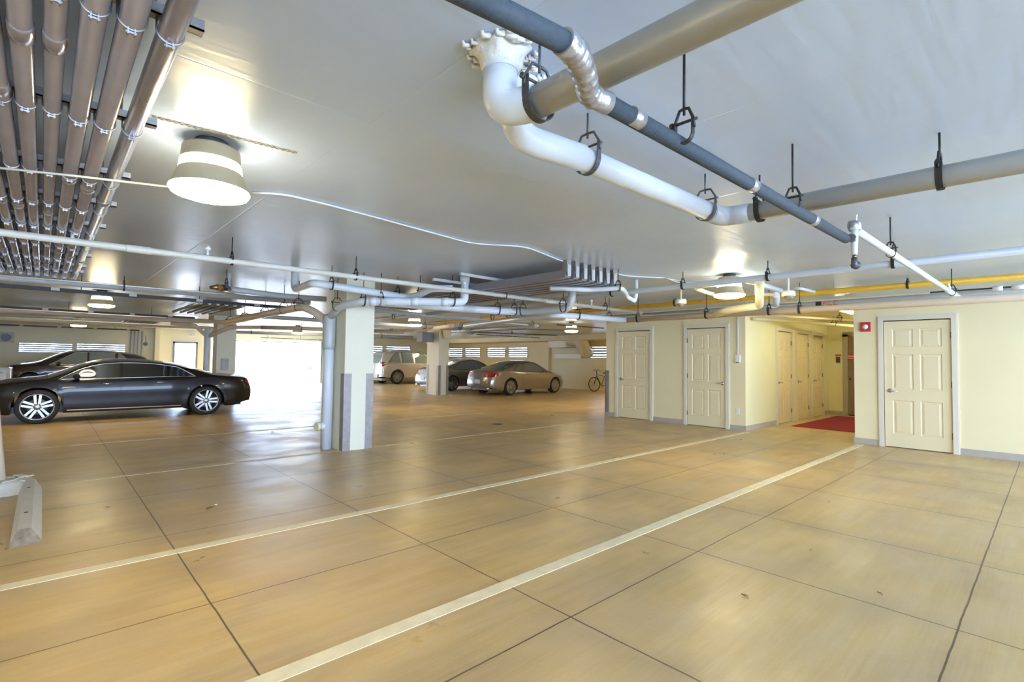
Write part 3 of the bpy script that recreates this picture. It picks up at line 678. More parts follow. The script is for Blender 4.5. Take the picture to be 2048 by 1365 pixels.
for i, (x, r) in enumerate(zip(XS_, RS_)):
    zc = 2.545-r
    lab = ('%s of the row under the ceiling at left, counted from the right' % ordn[i]) if 0 < i < 9 else ('rightmost thick steel conduit of the row under the ceiling at left' if i == 0 else 'steel conduit at the left end of the ceiling row')
    pts = [(x, -5, zc), (x, 9.6, zc), (x, 9.6, CT)] if i else [(x, -5, zc), (x, 9.5, zc)]
    o = pipe('conduit', pts, r, M['conduit'], lab, 'conduit', group='conduit row under the ceiling', rad=.12, n=18)
    if i >= 9: o['group'] = 'conduits at the hidden left end of the row'
    for y in CP[i]:
        MB().tube([(x, y-.055, zc), (x, y-.045, zc), (x, y, zc), (x, y+.045, zc), (x, y+.055, zc)], [r*1.01, r*1.16, r*1.2, r*1.16, r*1.01], 18).build('coupling', M['conduit'], o)
    for y in RY[1:]:
        mb = MB(); yy = y; a0 = [math.radians(v) for v in range(-60, 250, 10)]
        cs = [(x+(r+.002)*math.cos(a), (r+.002)*math.sin(a)+zc) for a in [math.radians(v) for v in range(-250, 75, 13)]]
        mb.tube([(x-(r+.002), yy, zc+r), (x-(r+.002), yy, zc)]+[(x-(r+.002)*math.cos(t_), yy, zc-(r+.002)*math.sin(t_)) for t_ in [math.pi*k/10 for k in range(1, 10)]]+[(x+(r+.002), yy, zc), (x+(r+.002), yy, zc+r)], .0035, 5)
        mb.box(x-.012, x-.008, yy-.009, yy+.009, zc-r-.02, zc-r+.002).box(x+.006, x+.010, yy-.009, yy+.009, zc-r-.02, zc-r+.002).box(x-.016, x+.014, yy-.003, yy+.003, zc-r-.014, zc-r-.008)
        mb.build('clamp', M['steel'], o)
pipe('flat_cable', [F(-60, 330, 2.44), F(150, 352, 2.44), F(338, 374, 2.50)], .007, M['sprk'], 'thin pale cable passing under the conduits to the nearest lamp', 'cable', n=6)
cb_ = [(504, 386), (565, 388), (650, 408), (770, 440), (945, 488), (1050, 493), (1130, 525), (1200, 540), (1255, 553), (1330, 556)]
pipe('cable', [F(x, y, CE-.012) for x, y in cb_], .009, M['pvc'], 'thin white cable looping along the ceiling from the nearest lamp towards the next', 'cable', rad=.2, n=6)
pipe('cable', [F(1330, 556, CE-.012), F(1372, 565, CE-.012), F(1425, 566, CE-.012)], .007, M['pvc'], 'short white cable end at the lamp before the hallway', 'cable', n=6)
pipe('cable', [F(1332, 556, CE-.02), F(1352, 564, CE-.05), F(1398, 572, CE-.03)], .007, M['pvc'], 'second strand of white cable drooping at the lamp before the hallway', 'cable', n=6)
pf = empty('perforated_strap', 'flat rusty perforated strap on the ceiling above the nearest lamp', 'strap', (0,0,0))
a, b = F(303, 233, CE-.004), F(592, 306, CE-.004); d = (b-a); L_ = d.length; dn = d.normalized(); nn_ = Vector((-dn.y, dn.x, 0))
M['rust'] = mat('worn_strap', (.50, .42, .26), .6, noise=.4, nscale=30)
mb = MB(); N_ = 24
for i in range(N_):
    p = a+dn*(L_*(i+.15)/N_); q = a+dn*(L_*(i+.85)/N_)
    for s in (-1, 1): mb.tube([p+nn_*s*.001, p+dn*L_*.14/N_+nn_*s*.010, q-dn*L_*.14/N_+nn_*s*.010, q+nn_*s*.001], .0032, 4)
    mb.tube([q, q+dn*L_*.3/N_], .004, 4)
mb.build('strap_links', M['rust'], pf)
# --- centre bundle
o7 = ['leftmost', 'second from left', 'third from left', 'middle', 'third from right', 'second from right', 'rightmost']
for i in range(7):
    x = 4.68+.158*i
    lab = '%s of the seven square-ended grey conduits in the middle ceiling bundle' % o7[i]
    mb = MB(); mb.box(x-.046, x+.046, 4.12, 9.2, 2.44, 2.535); mb.box(x-.046, x+.046, 4.05, 4.12, 2.445, 2.535)
    o = thing(mb, 'conduit_duct', M['bundle'], lab, 'conduit', 'grey conduit bundle in the middle of the ceiling')
    MB().box(x-.038, x+.038, 4.03, 4.11, 2.50, CE).build('riser', M['steel'], o)
    MB().box(x-.03, x+.03, 4.022, 4.03, 2.46, 2.60).build('riser_clip', M['pvcg'], o)
    MB().lathe([(.0,-.03),(.02,-.025),(.026,0)], (x, 5.75, 2.44), 12).build('round_clip', M['steel'], o)
for y in (5.35, 6.0):
    thing(MB().box(4.02, 5.75, y-.02, y+.02, 2.537, 2.575), 'strut_channel', M['pvcg'], 'pale strut channel across the top of the grey conduit bundle, %s' % ('nearer one' if y < 5.5 else 'further one'), 'strut', 'struts of the middle bundle')
# --- grey, yellow and cream mains in front of the door wall
pipe('water_pipe', [(6.35, -4, 2.46), (6.35, 6.3, 2.46), (6.35, 11, 2.44)], .038, M['pvcg'], 'grey-white pipe passing behind the lamp before the hallway and off to the right edge')
for y, l_ in ((3.43, 'left of the lamp'), (2.33, 'above the hallway'), (1.11, 'above the nearest door'), (4.6, 'by the white trap')): hanger(6.35, y, 2.46, .04, 'y', 'black hanger on the grey-white pipe, %s' % l_, 'hangers on the grey-white pipe', 'black', tw=.03)
yl = pipe('gas_pipe', [(8.95, -4, 2.56), (8.95, 13.5, 2.56)], .042, M['yellow'], 'yellow gas pipe running above the doors to the right edge')
for y in (1.40, 5.0): hanger(8.95, y, 2.56, .043, 'y', 'black strap hanger on the yellow gas pipe %s' % ('above the nearest door' if y < 2 else 'left of the lamp'), 'hangers on the yellow gas pipe', 'black', tw=.03)
pp = pipe('drain_main', [(8.35, -4, 2.245), (8.4, 5.75, 2.245)], .052, M['peach'], 'long cream main pipe in front of the door wall below the yellow gas pipe')
for y, l_ in ((4.09, 'under the left dome camera'), (3.06, 'right of the pale yellow elbow'), (2.62, 'beside the dark and red lettering'), (5.46, 'at its left end')): hanger(8.38, y, 2.245, .054, 'y', 'black hanger on the long cream main pipe, %s' % l_, 'hangers on the long cream main pipe', 'black', tw=.03)
pipe('drain_main', [(8.4, 5.75, 2.245), F(1112, 630, 2.25), F(1050, 636, 2.25), F(930, 652, 2.30)], .055, M['pvc'], 'white length at the left end of the long cream main pipe', rad=.2)
hanger(F(1218, 638, 2.25).x, F(1218, 638, 2.25).y, 2.245, .057, 'x', 'black hanger on the white length, by the wall corner', 'hangers on the white length', 'black')
q = F(1155, 633, 2.25); hanger(q.x, q.y, 2.248, .057, 'x', 'black hanger on the white length, left of the wall corner', 'hangers on the white length', 'black')
pipe('water_pipe', [(9.9, -4, 2.47), (9.9, 7.5, 2.47)], .055, M['pvcg'], 'grey pipe tucked behind the long cream main pipe')
cw = pipe('conduit', [(9.3, -3, 2.475), (9.3, 1.2, 2.475)], .012, M['iron'], 'thin dark conduit with white couplings under the yellow pipe at right', 'conduit')
for y, l_ in ((.50, .10), (.30, .14), (.12, .07), (-.15, .1)): MB().tube([(9.3, y-l_/2, 2.47), (9.3, y+l_/2, 2.47)], .035, 12).build('white_coupling', M['white'], cw)
pipe('cable', [F(1100, 622, 2.62), F(1225, 615, 2.62), F(1445, 597, 2.62)], .010, M['black'], 'thin black line above the yellow gas pipe', 'cable', n=6)
tx = empty('pipe_label', 'small dark and red lettering on the cream main pipe above the hallway', 'label', (8.33, 2.35, 2.315))
for ch, yy in (('A', 2.27), ('L', 2.20), ('L', 2.14)): text_obj('letter', ch, .10, M['red'], (0, yy-2.35, 0), (math.pi/2, 0, -math.pi/2), tx)
MB().box(-.004, 0, -.035, .04, -.03, .03).build('dark_block', M['dark'], tx)
# yellowed elbows by the lamp
pipe('drain_elbow', [F(1519, 560, 2.52), F(1519, 612, 2.30), F(1502, 614, 2.29), F(1452, 622, 2.27), F(1415, 634, 2.245)], .058, M['yelpipe'], 'pale yellow elbow pipe right of the lamp before the hallway, joining the cream main', rad=.16)
pipe('drain_elbow', [F(1553, 590, 2.45), F(1553, 612, 2.36), F(1538, 622, 2.27)], .045, M['pvc'], 'small white elbow joining the cream main right of the pale yellow elbow', rad=.12)
pipe('branch_pipe', [F(1488, 560, 2.54), F(1518, 568, 2.52), F(1562, 582, 2.47)], .036, M['pvc'], 'blue-white branch pipe running from the lamp to the dome camera')
pipe('branch_pipe', [F(1395, 574, 2.52), F(1455, 566, 2.55)], .03, M['yelpipe'], 'pale yellow branch pipe left of the lamp before the hallway, upper of two')
pipe('branch_pipe', [F(1392, 577, 2.50), F(1415, 586, 2.47), F(1440, 592, 2.45)], .03, M['yelpipe'], 'pale yellow branch pipe left of the lamp before the hallway, lower of two')
pipe('branch_pipe', [F(1548, 590, 2.45), F(1512, 588, 2.45)], .022, M['peach'], 'thin cream branch right of the pale yellow elbow')
pipe('branch_pipe', [F(1585, 590, 2.47), F(1592, 578, 2.5), F(1600, 577, 2.5), F(1628, 584, 2.48)], .022, M['pvc'], 'thin bent white pipe right of the dome camera', rad=.05)
def dome(px, py, ptop, lab):
    c = F(px, py, 2.40); r = empty('dome_camera', lab, 'security camera', (c.x, c.y, 2.40))
    MB().tube([(0,0,.02),(0,0,CE-2.40)], .012, 10).build('stem', M['white'], r)
    MB().lathe([(.0,.03),(.07,.025),(.085,.0),(.085,-.045),(.07,-.05)][::-1], (0,0,0), 24).build('housing', M['white'], r)
    MB().lathe([(.0,-.10),(.03,-.095),(.055,-.075),(.065,-.05)], (0,0,0), 20).build('dome', M['chrome'], r)
dome(1362, 602, 0, 'white dome camera hanging left of the lamp before the hallway')
dome(1577, 586, 0, 'white dome camera hanging right of the lamp before the hallway')
# p-trap pipe
t0 = (6.513, 4.281); 
zt = 2.375
pipe('trap_pipe', [F(1100, 577, 2.395), F(1180, 580, 2.395), F(1243, 577, 2.40), F(1250, 584, 2.385), F(1254, 594, 2.36), (t0[0]+.02, t0[1]+.04, 2.34), (t0[0], t0[1], 2.42), (t0[0], t0[1], CT)], .032, M['pvc'], 'white pipe ending in a U-shaped trap right of the grey conduit bundle', rad=.06)
q = F(1236, 577, 2.40); hanger(q.x, q.y, 2.40, .033, 'x', 'black split hanger on the white trap pipe', 'hanger on the trap pipe', 'black')
# drop in the middle
dz = 2.235; q = F(1040, 625, dz); q2 = F(935, 618, dz); q3 = F(760, 604, dz)
dsl = pipe('drain_pipe', [(6.056, 5.151, CT), (6.056, 5.151, dz), q, q2, q3], .062, M['pvcg'], 'white-grey drain dropping behind the grey conduit bundle and turning left', rad=.2)
MB().tube([q, q2, q3], .0625, 16).build('white_length', M['pvc'], dsl)
for (px, py) in ((1126, 616), (1046, 624), (1028, 624), (995, 622)):
    c = F(px, py, dz); hanger(c.x, c.y, dz, .064, 'x' if px < 1040 else 'y', 'black hanger on the white-grey drain behind the bundle', 'hangers on the drain behind the bundle', 'black')
o = pipe('drain_pipe', [(4.557, 5.955, CT), (4.557, 5.955, 2.27), (4.38, 6.02, 2.265), (3.35, 6.77, 2.235), (3.24, 7.30, 2.20), (3.285, 7.74, 2.06)], .060, M['pvc'], 'white drain from its ceiling drop down to the wye on the nearest column', rad=.13)
MB().tube([(4.557,5.955,CT),(4.557,5.955,CE-.10)], .075, 18).build('hub', M['pvc'], o)
for a_, b_ in (((3.9, 6.37, 2.25), (3.98, 6.31, 2.252)), ((4.25, 6.115, 2.26), (4.33, 6.057, 2.263)), ((3.42, 6.72, 2.237), (3.5, 6.66, 2.24))): MB().tube([a_, b_], .064, 16).build('coupling', M['pvc'], o)
o = pipe('drain_riser', [(3.285, 7.77, 0), (3.285, 7.77, 2.10)], .082, M['pvc'], 'white vertical drain pipe at the left of the nearest column, with a yellow cleanout')
MB().tube([(3.285,7.77,1.55),(3.285,7.77,1.60),(3.285,7.77,2.05),(3.285,7.77,2.10)], [.083,.095,.10,.085], 20).build('hub', M['pvcg'], o)
MB().tube([(3.285,7.77,.36),(3.16,7.74,.36)], .055, 16).build('cleanout_branch', M['pvc'], o)
MB().tube([(3.16,7.74,.36),(3.10,7.725,.36)], .065, 8).build('cleanout_cap', M['yelpipe'], o)
zz = 2.245; a = F(652, 607, zz)
lp_ = pipe('drain_pipe', [(3.285, 7.80, 1.95), (3.18, 7.98, 2.12), (3.05, 8.25, 2.24), (3.0, 9.2, 2.22), (2.95, 12.6, 2.17)], .062, M['peach'], 'cream drain running left and away from the wye on the nearest column', rad=.2)
for y, l_ in ((8.32, 'nearest the column'), (9.0, 'second from the column'), (10.0, 'middle one'), (11.3, 'second from its far end'), (12.4, 'at its far end')): hanger(3.0, y, 2.235-.016*(y-8.3), .064, 'y', 'black hanger on the cream drain left of the nearest column, %s' % l_, 'hangers on the cream drain', 'black')
for x, y in ((3.35, 6.77), (3.55, 6.62), (4.38, 6.02)): hanger(x, y, 2.235+.03*(x-3.35), .064, 'x', 'black triangle hanger on the white drain right of the column top', 'hangers on the white drain', 'black')
hanger(3.22, 7.35, 2.19, .064, 'y', 'black triangle hanger over the wye of the nearest column', 'hangers at the column wye', 'black')
c = [(2.617, 7.439, CT), (2.617, 7.439, 2.39), F(626, 566, 2.40), F(812, 595, 2.36), F(835, 592, 2.36), F(862, 577, 2.42), F(905, 578, 2.42)]
o = pipe('drain_pipe', c, .050, M['pvc'], 'white pipe dropping left of the nearest column and passing over its top', rad=.12)
for px, py in ((663, 572), (795, 590), (840, 588)): 
    k = F(px, py, 2.385); hanger(k.x, k.y, 2.385, .05, 'x', 'black hanger on the white pipe over the nearest column', 'hangers on the pipe over the column', 'black')
# --- pipes across the left background
pipe('water_pipe', [(-6, 10.3, 2.475), F(620, 606, 2.475)], .045, M['pvcg'], 'grey pipe above the nearer dark track at left')
def track(x0, x1, y, z, lab, step=.85, h=.025, m='black'):
    t = thing(MB().box(x0, x1, y-.03, y+.03, z-h, z+h), 'cable_track', M[m], lab, 'cable track')
    x = x0+.4
    while x < x1: MB().box(x-.05, x+.05, y-.034, y+.034, z-h*.6, z+h*1.1).build('clip', M['pvcg'], t); x += step
    x = max(x0, -1.5)+.3
    while x < x1: MB().tube([(x, y, z+h), (x, y, CT)], .007, 6).build('track_rod', M['iron'], t); x += 1.6
    return t
track(-6, 3.65, 10.35, 2.40, 'nearest dark cable track across the ceiling at left', .95, .028)
track(-6, 2.95, 15.75, 2.44, 'second dark cable track across the ceiling above the cars at left', .8)
track(-6, 2.75, 24.6, 2.40, 'far dark cable track in front of the left windows', 1.0)
track(13.2, 17.6, 17.0, 2.52, 'thin dark rail under the far ceiling above the grey coupe', 1.1, .012)
track(7.8, 13, 26.5, 2.36, 'thin dark rail above the champagne off-roader', 1.2, .015)
hanger(.888, 9.9, 2.475, .05, 'x', 'black hanger on the grey pipe above the nearer dark track', 'hanger on the grey pipe at left', 'black')
pipe('water_pipe', [(-6, 16.6, 2.42), (3.9, 16.6, 2.42)], .06, M['peach'], 'cream pipe just behind the second dark cable track')
pipe('water_pipe', [(-6, 20.2, 2.40), (5.0, 20.2, 2.40)], .06, M['peach'], 'cream pipe further back, above the dark crossover')
pipe('water_pipe', [(-6, 18.6, 2.50), (3.6, 18.6, 2.50)], .05, M['pvcg'], 'grey pipe between the two cream pipes at far left')
pipe('water_pipe', [F(455, 578, 2.42), F(560, 592, 2.42), F(652, 599, 2.42)], .045, M['pvcg'], 'grey pipe left of the nearest column, from a ceiling drop')
k = F(456, 578, 2.42); o = pipe('drop_pipe', [(k.x, k.y, 2.42), (k.x, k.y, CT)], .04, M['pvcg'], 'short grey drop pipe from the ceiling left of the nearest column')
k2 = F(437, 572, 2.42); MB().tube([(k.x, k.y, 2.42), (k2.x, k2.y, 2.40)], .05, 12).tube([(k2.x, k2.y, 2.40), (k2.x-.10, k2.y+.04, 2.39)], [.04, .025], 12).build('brass_fitting', M['brass'], o)
hanger(k2.x+.1, k2.y, 2.42, .05, 'x', 'black hanger by the short grey drop pipe', 'hanger by the drop pipe', 'black')
for b_, (xa, ya, yb, n_, lab) in enumerate(((2.35, 12.0, 15.0, 6, 'steel conduit of the second bundle, above the black sedan'), (1.9, 19.0, 24.0, 6, 'steel conduit of the far bundle, above the dark crossover'))):
    for i in range(n_):
        pipe('conduit', [(xa+.16*i, ya, 2.52), (xa+.16*i, yb, 2.52)], .035, M['steel'], lab, 'conduit', group='conduit bundle %s' % ('over the sedan' if b_ == 0 else 'at the far left'), n=10)
    thing(MB().box(xa-.2, xa+.16*n_+.05, ya+.2, ya+.25, 2.56, 2.60), 'strut_channel', M['steel'], 'strut channel of the %s' % ('second conduit bundle' if b_ == 0 else 'far conduit bundle'), 'strut')
o = pipe('drain_riser', [(3.62, 17.45, 0), (3.62, 17.45, 2.25)], .085, M['pvc'], 'white vertical drain pipe on the column behind the black sedan')
MB().tube([(3.62, 17.45, 2.0), (3.3, 17.5, 2.33), (2.7, 17.6, 2.38)], .06, 14).build('left_branch', M['peach'], o)
MB().tube([(3.62, 17.45, 2.0), (4.1, 17.0, 2.30), (5.0, 17.0, 2.35)], .06, 14).build('right_branch', M['peach'], o)
pipe('drain_pipe', [(5.0, 17.0, 2.35), (5.8, 16.2, 2.33), (9.5, 16.0, 2.38)], .065, M['peach'], 'cream drain crossing in front of the garage opening, nearer one', rad=.3)
pipe('drain_pipe', [(3.3, 12.6, 2.36), (10.5, 12.9, 2.40)], .05, M['pvcg'], 'grey pipe crossing high in front of the garage opening')
pipe('drain_pipe', [(4.6, 21.6, 2.36), (7.3, 21.0, 2.36), (8.6, 19.6, 2.36), (12, 19.4, 2.38)], .065, M['pvcg'], 'grey drain crossing in front of the garage opening, further one', rad=.3)
for k_, x in enumerate((5.9, 7.0, 8.0)): hanger(x, 16.1, 2.34, .067, 'x', 'black hanger on the cream drain before the garage opening', 'hangers before the garage opening', 'black')
for x in (5.0, 6.4, 8.3, 9.6): hanger(x, 12.75, 2.385, .052, 'x', 'black hanger on the high grey pipe before the garage opening', 'hangers on the high grey pipe', 'black')
for x, y in ((5.9, 21.3), (10.5, 19.48)): hanger(x, y, 2.36, .067, 'x', 'black hanger on the further grey drain before the garage opening', 'hangers on the further drain', 'black')
hanger(14.4, 3.73, 2.42, .04, 'x', 'black hanger on the yellowish hallway pipe', 'hanger on the hallway pipe', 'black')
k = (F(925, 664, 2.52)+F(1115, 671, 2.52))/2; hanger(k.x, k.y, 2.52, .022, 'x', 'small hanger on the thin dark pipe above the grey coupe', 'hanger on the thin dark pipe', 'black')
# right of the column, background
pipe('water_pipe', [F(738, 620, 2.42), F(1075, 652, 2.42)], .045, M['pvcg'], 'grey-white pipe sloping down to the right behind the nearest column')
pipe('water_pipe', [F(738, 641, 2.5), F(896, 622, 2.5)], .025, M['pvcg'], 'thin grey pipe rising to the right behind the nearest column')
pipe('water_pipe', [F(738, 652, 2.40), F(850, 657, 2.40)], .05, M['pvc'], 'white pipe low behind the nearest column, left of the far column')
pipe('water_pipe', [F(738, 663, 2.36), F(828, 662, 2.36), F(905, 652, 2.36)], .055, M['peach'], 'cream pipe bending above the far column')
pipe('water_pipe', [F(905, 663, 2.38), F(1040, 655, 2.38), F(1072, 652, 2.38)], .055, M['pvcg'], 'grey-white pipe right of the far column')
pipe('water_pipe', [F(925, 664, 2.52), F(1115, 671, 2.52)], .02, M['iron'], 'thin dark pipe above the grey coupe')
pipe('water_pipe', [F(925, 664, 2.52), F(1050, 659, 2.52), F(1130, 661, 2.52)], .014, M['iron'], 'thinner dark pipe curving to the far lamp')
pipe('water_pipe', [F(1114, 650, 2.52), F(1207, 657, 2.52)], .02, M['iron'], 'thin dark pipe behind the far lamp beside the wall corner')
for px, py in ((745, 640), (787, 634), (783, 658), (812, 661), (891, 655), (962, 648), (1065, 652), (1017, 637), (985, 636)):
    k = F(px, py, 2.42); hanger(k.x, k.y, 2.42, .05, 'x', 'small black hanger in the background, %s' % {745:'at the right edge of the nearest column',787:'left of the lamp by the column',783:'lower one left of the lamp by the column',812:'just under the lamp by the column',891:'above the far column',962:'above the first far window',1065:'above the grey coupe',1017:'under the grey bundle, right one',985:'under the grey bundle, left one'}[px], 'small hangers right of the column', 'black')
k = F(883, 648, 2.4)
thing(MB().lathe([(.20,CE),(.16,CE-.25),(.12,CE-.42)][::-1], (11.7, 16.4, 0), 16), 'funnel_pipe', M['yelpipe'], 'pale yellow funnel-shaped pipe on top of the far column', 'pipe')
# far duct
dt = empty('air_duct', 'cream duct elbow and white duct box under the far ceiling right of the grey coupe', 'duct')
MB().box(18.9, 19.9, 16.45, 17.65, 2.10, 2.42).build('duct_box', M['soffit'], dt)
MB().tube(fillet([(19.2, 16.6, 2.52), (19.2, 15.75, 2.52), (19.4, 15.70, 1.98), (19.95, 15.9, 1.9)], .35, 8), .33, 24).build('duct_elbow', M['duct'], dt)
thing(MB().box(19.7, XB, 16.15, 17.95, 1.56, 1.78), 'wall_shelf', M['soffit'], 'white ledge box on the far wall below the duct elbow', 'ledge')
# left back wall fittings
for x in (2.84, 2.97, 3.10, 3.24): pipe('wall_pipe', [(x, YB-.04, .3), (x, YB-.04, 2.5)], .035, M['pvcg'], 'thin vertical pipe on the far wall right of the left windows', group='four vertical wall pipes', n=10)
v = empty('wall_vent', 'small round grey vent on the far wall at the left edge', 'vent', (-1.09, YB-.01, 2.05))
MB().box(-.22, .22, -.03, 0, -.2, .2).build('vent_plate', M['guard'], v); MB().lathe([(.0,-.06),(.10,-.05),(.15,-.03)], (0,0,0), 20, 'y').build('vent_fan', M['elbox'], v)
ex = empty('exit_sign', 'tiny red exit sign above the side door in the far wall', 'sign', (5.15, YB-.02, 2.42))
MB().box(-.17, .17, -.02, 0, -.09, .09).build('sign_panel', M['white'], ex); text_obj('sign_letters', 'EXIT', .13, M['red'], (0, -.022, 0), (math.pi/2, 0, 0), ex)
k = FY(291, 685, YB)
thing(MB().tube([(k.x, YB-.03, 2.3), (k.x, YB-.03, 2.0)], .012, 8).lathe([(.0,-.02),(.09,-.02),(.09,0)], (k.x, YB-.02, 1.93), 16, 'y'), 'pull_station', M['elbox'], 'small round box on a thin conduit left of the side door', 'electrical box')
# hallway ceiling pipes
pipe('hall_pipe', [(11.2, 4.2, 2.45), (13.4, 3.4, 2.47)], .03, M['peach'], 'cream pipe crossing the hallway ceiling')
pipe('hall_pipe', [(11.1, 4.36, 2.38), (12.2, 4.30, 2.42), (16.4, 3.2, 2.42)], .035, M['hallwall'], 'yellowish pipe along the hallway ceiling to the brown door')
pipe('hall_pipe', [(13.6, 3.35, 2.47), (15.8, 2.9, 2.48)], .03, M['yelpipe'], 'pale pipe in the hallway beside the strip lights')
hanger(13.5, 3.38, 2.46, .04, 'x', 'black hanger under the hallway ceiling', 'hanger in the hallway', 'black')

# ------------------------------------------------------------------ cars
def interp(tab, x):
    if x <= tab[0][0]: return tab[0][1]
    for i in range(len(tab)-1):
        (x0, a), (x1, b) = tab[i], tab[i+1]
        if x <= x1:
            # monotone-ish cubic (catmull) interpolation
            m0 = (b-tab[i-1][1])/(x1-tab[i-1][0]) if i else (b-a)/(x1-x0)
            m1 = (tab[i+2][1]-a)/(tab[i+2][0]-x0) if i+2 < len(tab) else (b-a)/(x1-x0)
            s = (b-a)/(x1-x0)
            if s == 0: m0 = m1 = 0
            else:
                if m0/s < 0: m0 = 0
                if m1/s < 0: m1 = 0
                m0 = s*min(m0/s, 2.2); m1 = s*min(m1/s, 2.2)
            h = x1-x0; t = (x-x0)/h
            return (2*t**3-3*t*t+1)*a+(t**3-2*t*t+t)*h*m0+(-2*t**3+3*t*t)*b+(t**3-t*t)*h*m1
    return tab[-1][1]
def smooth(t): t = max(0, min(1, t)); return t*t*(3-2*t)
def make_car(name, label, cat, P, paint, loc, rz, glass='carglass', spokes=5, see=None):
    root = empty(name, label, cat, loc, rz)
    L_, W_ = P['L'], P['W']/2; top, belt = P['top'], P['belt']; rw, fw, wr = P['rw'], P['fw'], P['wr']; sill = P.get('sill', .21)
    tumble = P.get('tumble', .42); ar = wr+.045
    wtab = P.get('w', [(0, .80), (.15, .90), (.5, .975), (1.2, 1), (L_-1.3, 1), (L_-.6, .95), (L_-.2, .82), (L_, .62)])
    def hw(x): return W_*interp(wtab, x)
    def ztop(x): return interp(top, x)
    def zbelt(x): return min(interp(belt, x), ztop(x)-.025)
    def zedge(x):
        g = ztop(x)-zbelt(x); return zbelt(x)+max(.3*g, g-.075)
    def side(x, z):
        b = zbelt(x); w0 = hw(x)
        if z <= b:
            u = (z-sill)/(b-sill); u = max(0, min(1, u))
            f = 1-.05*(1-u)**2.2-.050*u**3-.010*math.exp(-((u-.42)/.13)**2)
            if abs(x-rw) < ar+.12 or abs(x-fw) < ar+.12:
                dd = math.hypot(min(abs(x-rw), abs(x-fw)), z-wr); f += .006*max(0, 1-abs(dd-ar)/.12)
            return w0*f
        wb = w0*.95; g = z-b
        return wb-tumble*g-.012*smooth(g/.03)
    def low(x):
        s = sill+P.get('rear_up', .10)*smooth((.55-x)/.5)+.05*smooth((x-(L_-.6))/.5)
        for xw in (rw, fw):
            if abs(x-xw) < ar: s = max(s, wr+math.sqrt(ar*ar-(x-xw)**2))
        return s
    def topz(x, y):
        ze, zt, ye = zedge(x), ztop(x), max(.05, side(x, zedge(x)))
        return ze+(zt-ze)*(1-min(1, abs(y)/ye)**2.6)
    fi, ri = P.get('front_inset', []), P.get('rear_inset', [])
    def D(x, y, z):
        q = (abs(y)/W_)
        tf = max(0, (x-(L_-.7))/.7); tr = max(0, (.6-x)/.6)
        nx = x-tf**1.5*(.20*q**3+(interp(fi, z) if fi else 0))+tr**1.5*(.14*q**3+(interp(ri, z) if ri else 0))
        return (nx, y, z)
    xs = set([0, L_, rw-ar, rw-ar-.004, rw+ar, rw+ar+.004, fw-ar, fw-ar-.004, fw+ar, fw+ar+.004])
    x = 0
    while x < L_: xs.add(round(x, 3)); x += .06
    for xw in (rw, fw):
        for k in range(1, 24): xs.add(round(xw+ar*math.cos(math.pi*k/24), 4))
    xs = sorted(xs); NL, NG, NT = 10, 5, 8
    def section(x):
        lo, b = low(x), zbelt(x); out = []
        for i in range(NL+1): z = lo+(b-lo)*i/NL; out.append((side(x, z), z))
        ze = zedge(x)
        for i in range(1, NG+1): z = b+(ze-b)*i/NG; out.append((side(x, z), z))
        ye = side(x, ze)
        for i in range(1, NT+1):
            y = ye*(1-(i/NT)**1.25) if i < NT else 0; out.append((y, topz(x, y)))
        return out
    V = []; Fc = []; K = NL+NG+NT+1; full = 2*K-1
    for x in xs:
        s = section(x); row = [(y, z) for y, z in s]+[(-y, z) for y, z in s[:-1][::-1]]
        V += [D(x, y, z) for y, z in row]
    for i in range(len(xs)-1):
        for k in range(full-1): Fc.append((i*full+k, i*full+k+1, (i+1)*full+k+1, (i+1)*full+k))
    body = MB(); body.add(V, Fc, True)
    for end, x in ((0, 0), (1, L_)):           # end caps as rows across
        s = section(x); MM = 14; vs = []
        for y, z in s:
            for m_ in range(MM+1): yy = y*(1-2*m_/MM); vs.append(D(x, yy, z))
        fs = []
        for i in range(len(s)-1):
            for m_ in range(MM):
                a = i*(MM+1)+m_; q = (a, a+1, a+MM+2, a+MM+1); fs.append(q[::-1] if not end else q)
        body.add(vs, fs, True)
    # floor pan
    body.box(.25, L_-.3, -W_*.62, W_*.62, .19, .33)
    body.build('body', paint, root)
    e = .004
    def side_patch(nm, x0, x1, f0, f1, m, sgn, nx=16, nz=6, parent=root, off=e, lab=None):
        mb = MB(); vs = []
        for i in range(nx+1):
            x = x0+(x1-x0)*i/nx; a, b = f0(x), max(f0(x)+.002, f1(x))
            for j in range(nz+1): z = a+(b-a)*j/nz; vs.append(D(x, sgn*(side(x, z)+off), z))
        fs = []
        for i in range(nx):
            for j in range(nz):
                a = i*(nz+1)+j; q = (a, a+nz+1, a+nz+2, a+1); fs.append(q[::-1] if sgn > 0 else q)
        mb.add(vs, fs, True); return mb.build(nm, m, parent, lab)
    def top_patch(nm, x0, x1, inset, m, off=.006, nx=14, ny=12):
        mb = MB(); vs = []
        for i in range(nx+1):
            x = x0+(x1-x0)*i/nx; ye = side(x, zedge(x))-inset
            for j in range(ny+1): y = ye*(2*j/ny-1); p = D(x, y, topz(x, y)); vs.append((p[0], p[1], p[2]+off))
        fs = [(i*(ny+1)+j, (i+1)*(ny+1)+j, (i+1)*(ny+1)+j+1, i*(ny+1)+j+1) for i in range(nx) for j in range(ny)]
        mb.add(vs, fs, True); return mb.build(nm, m, root)
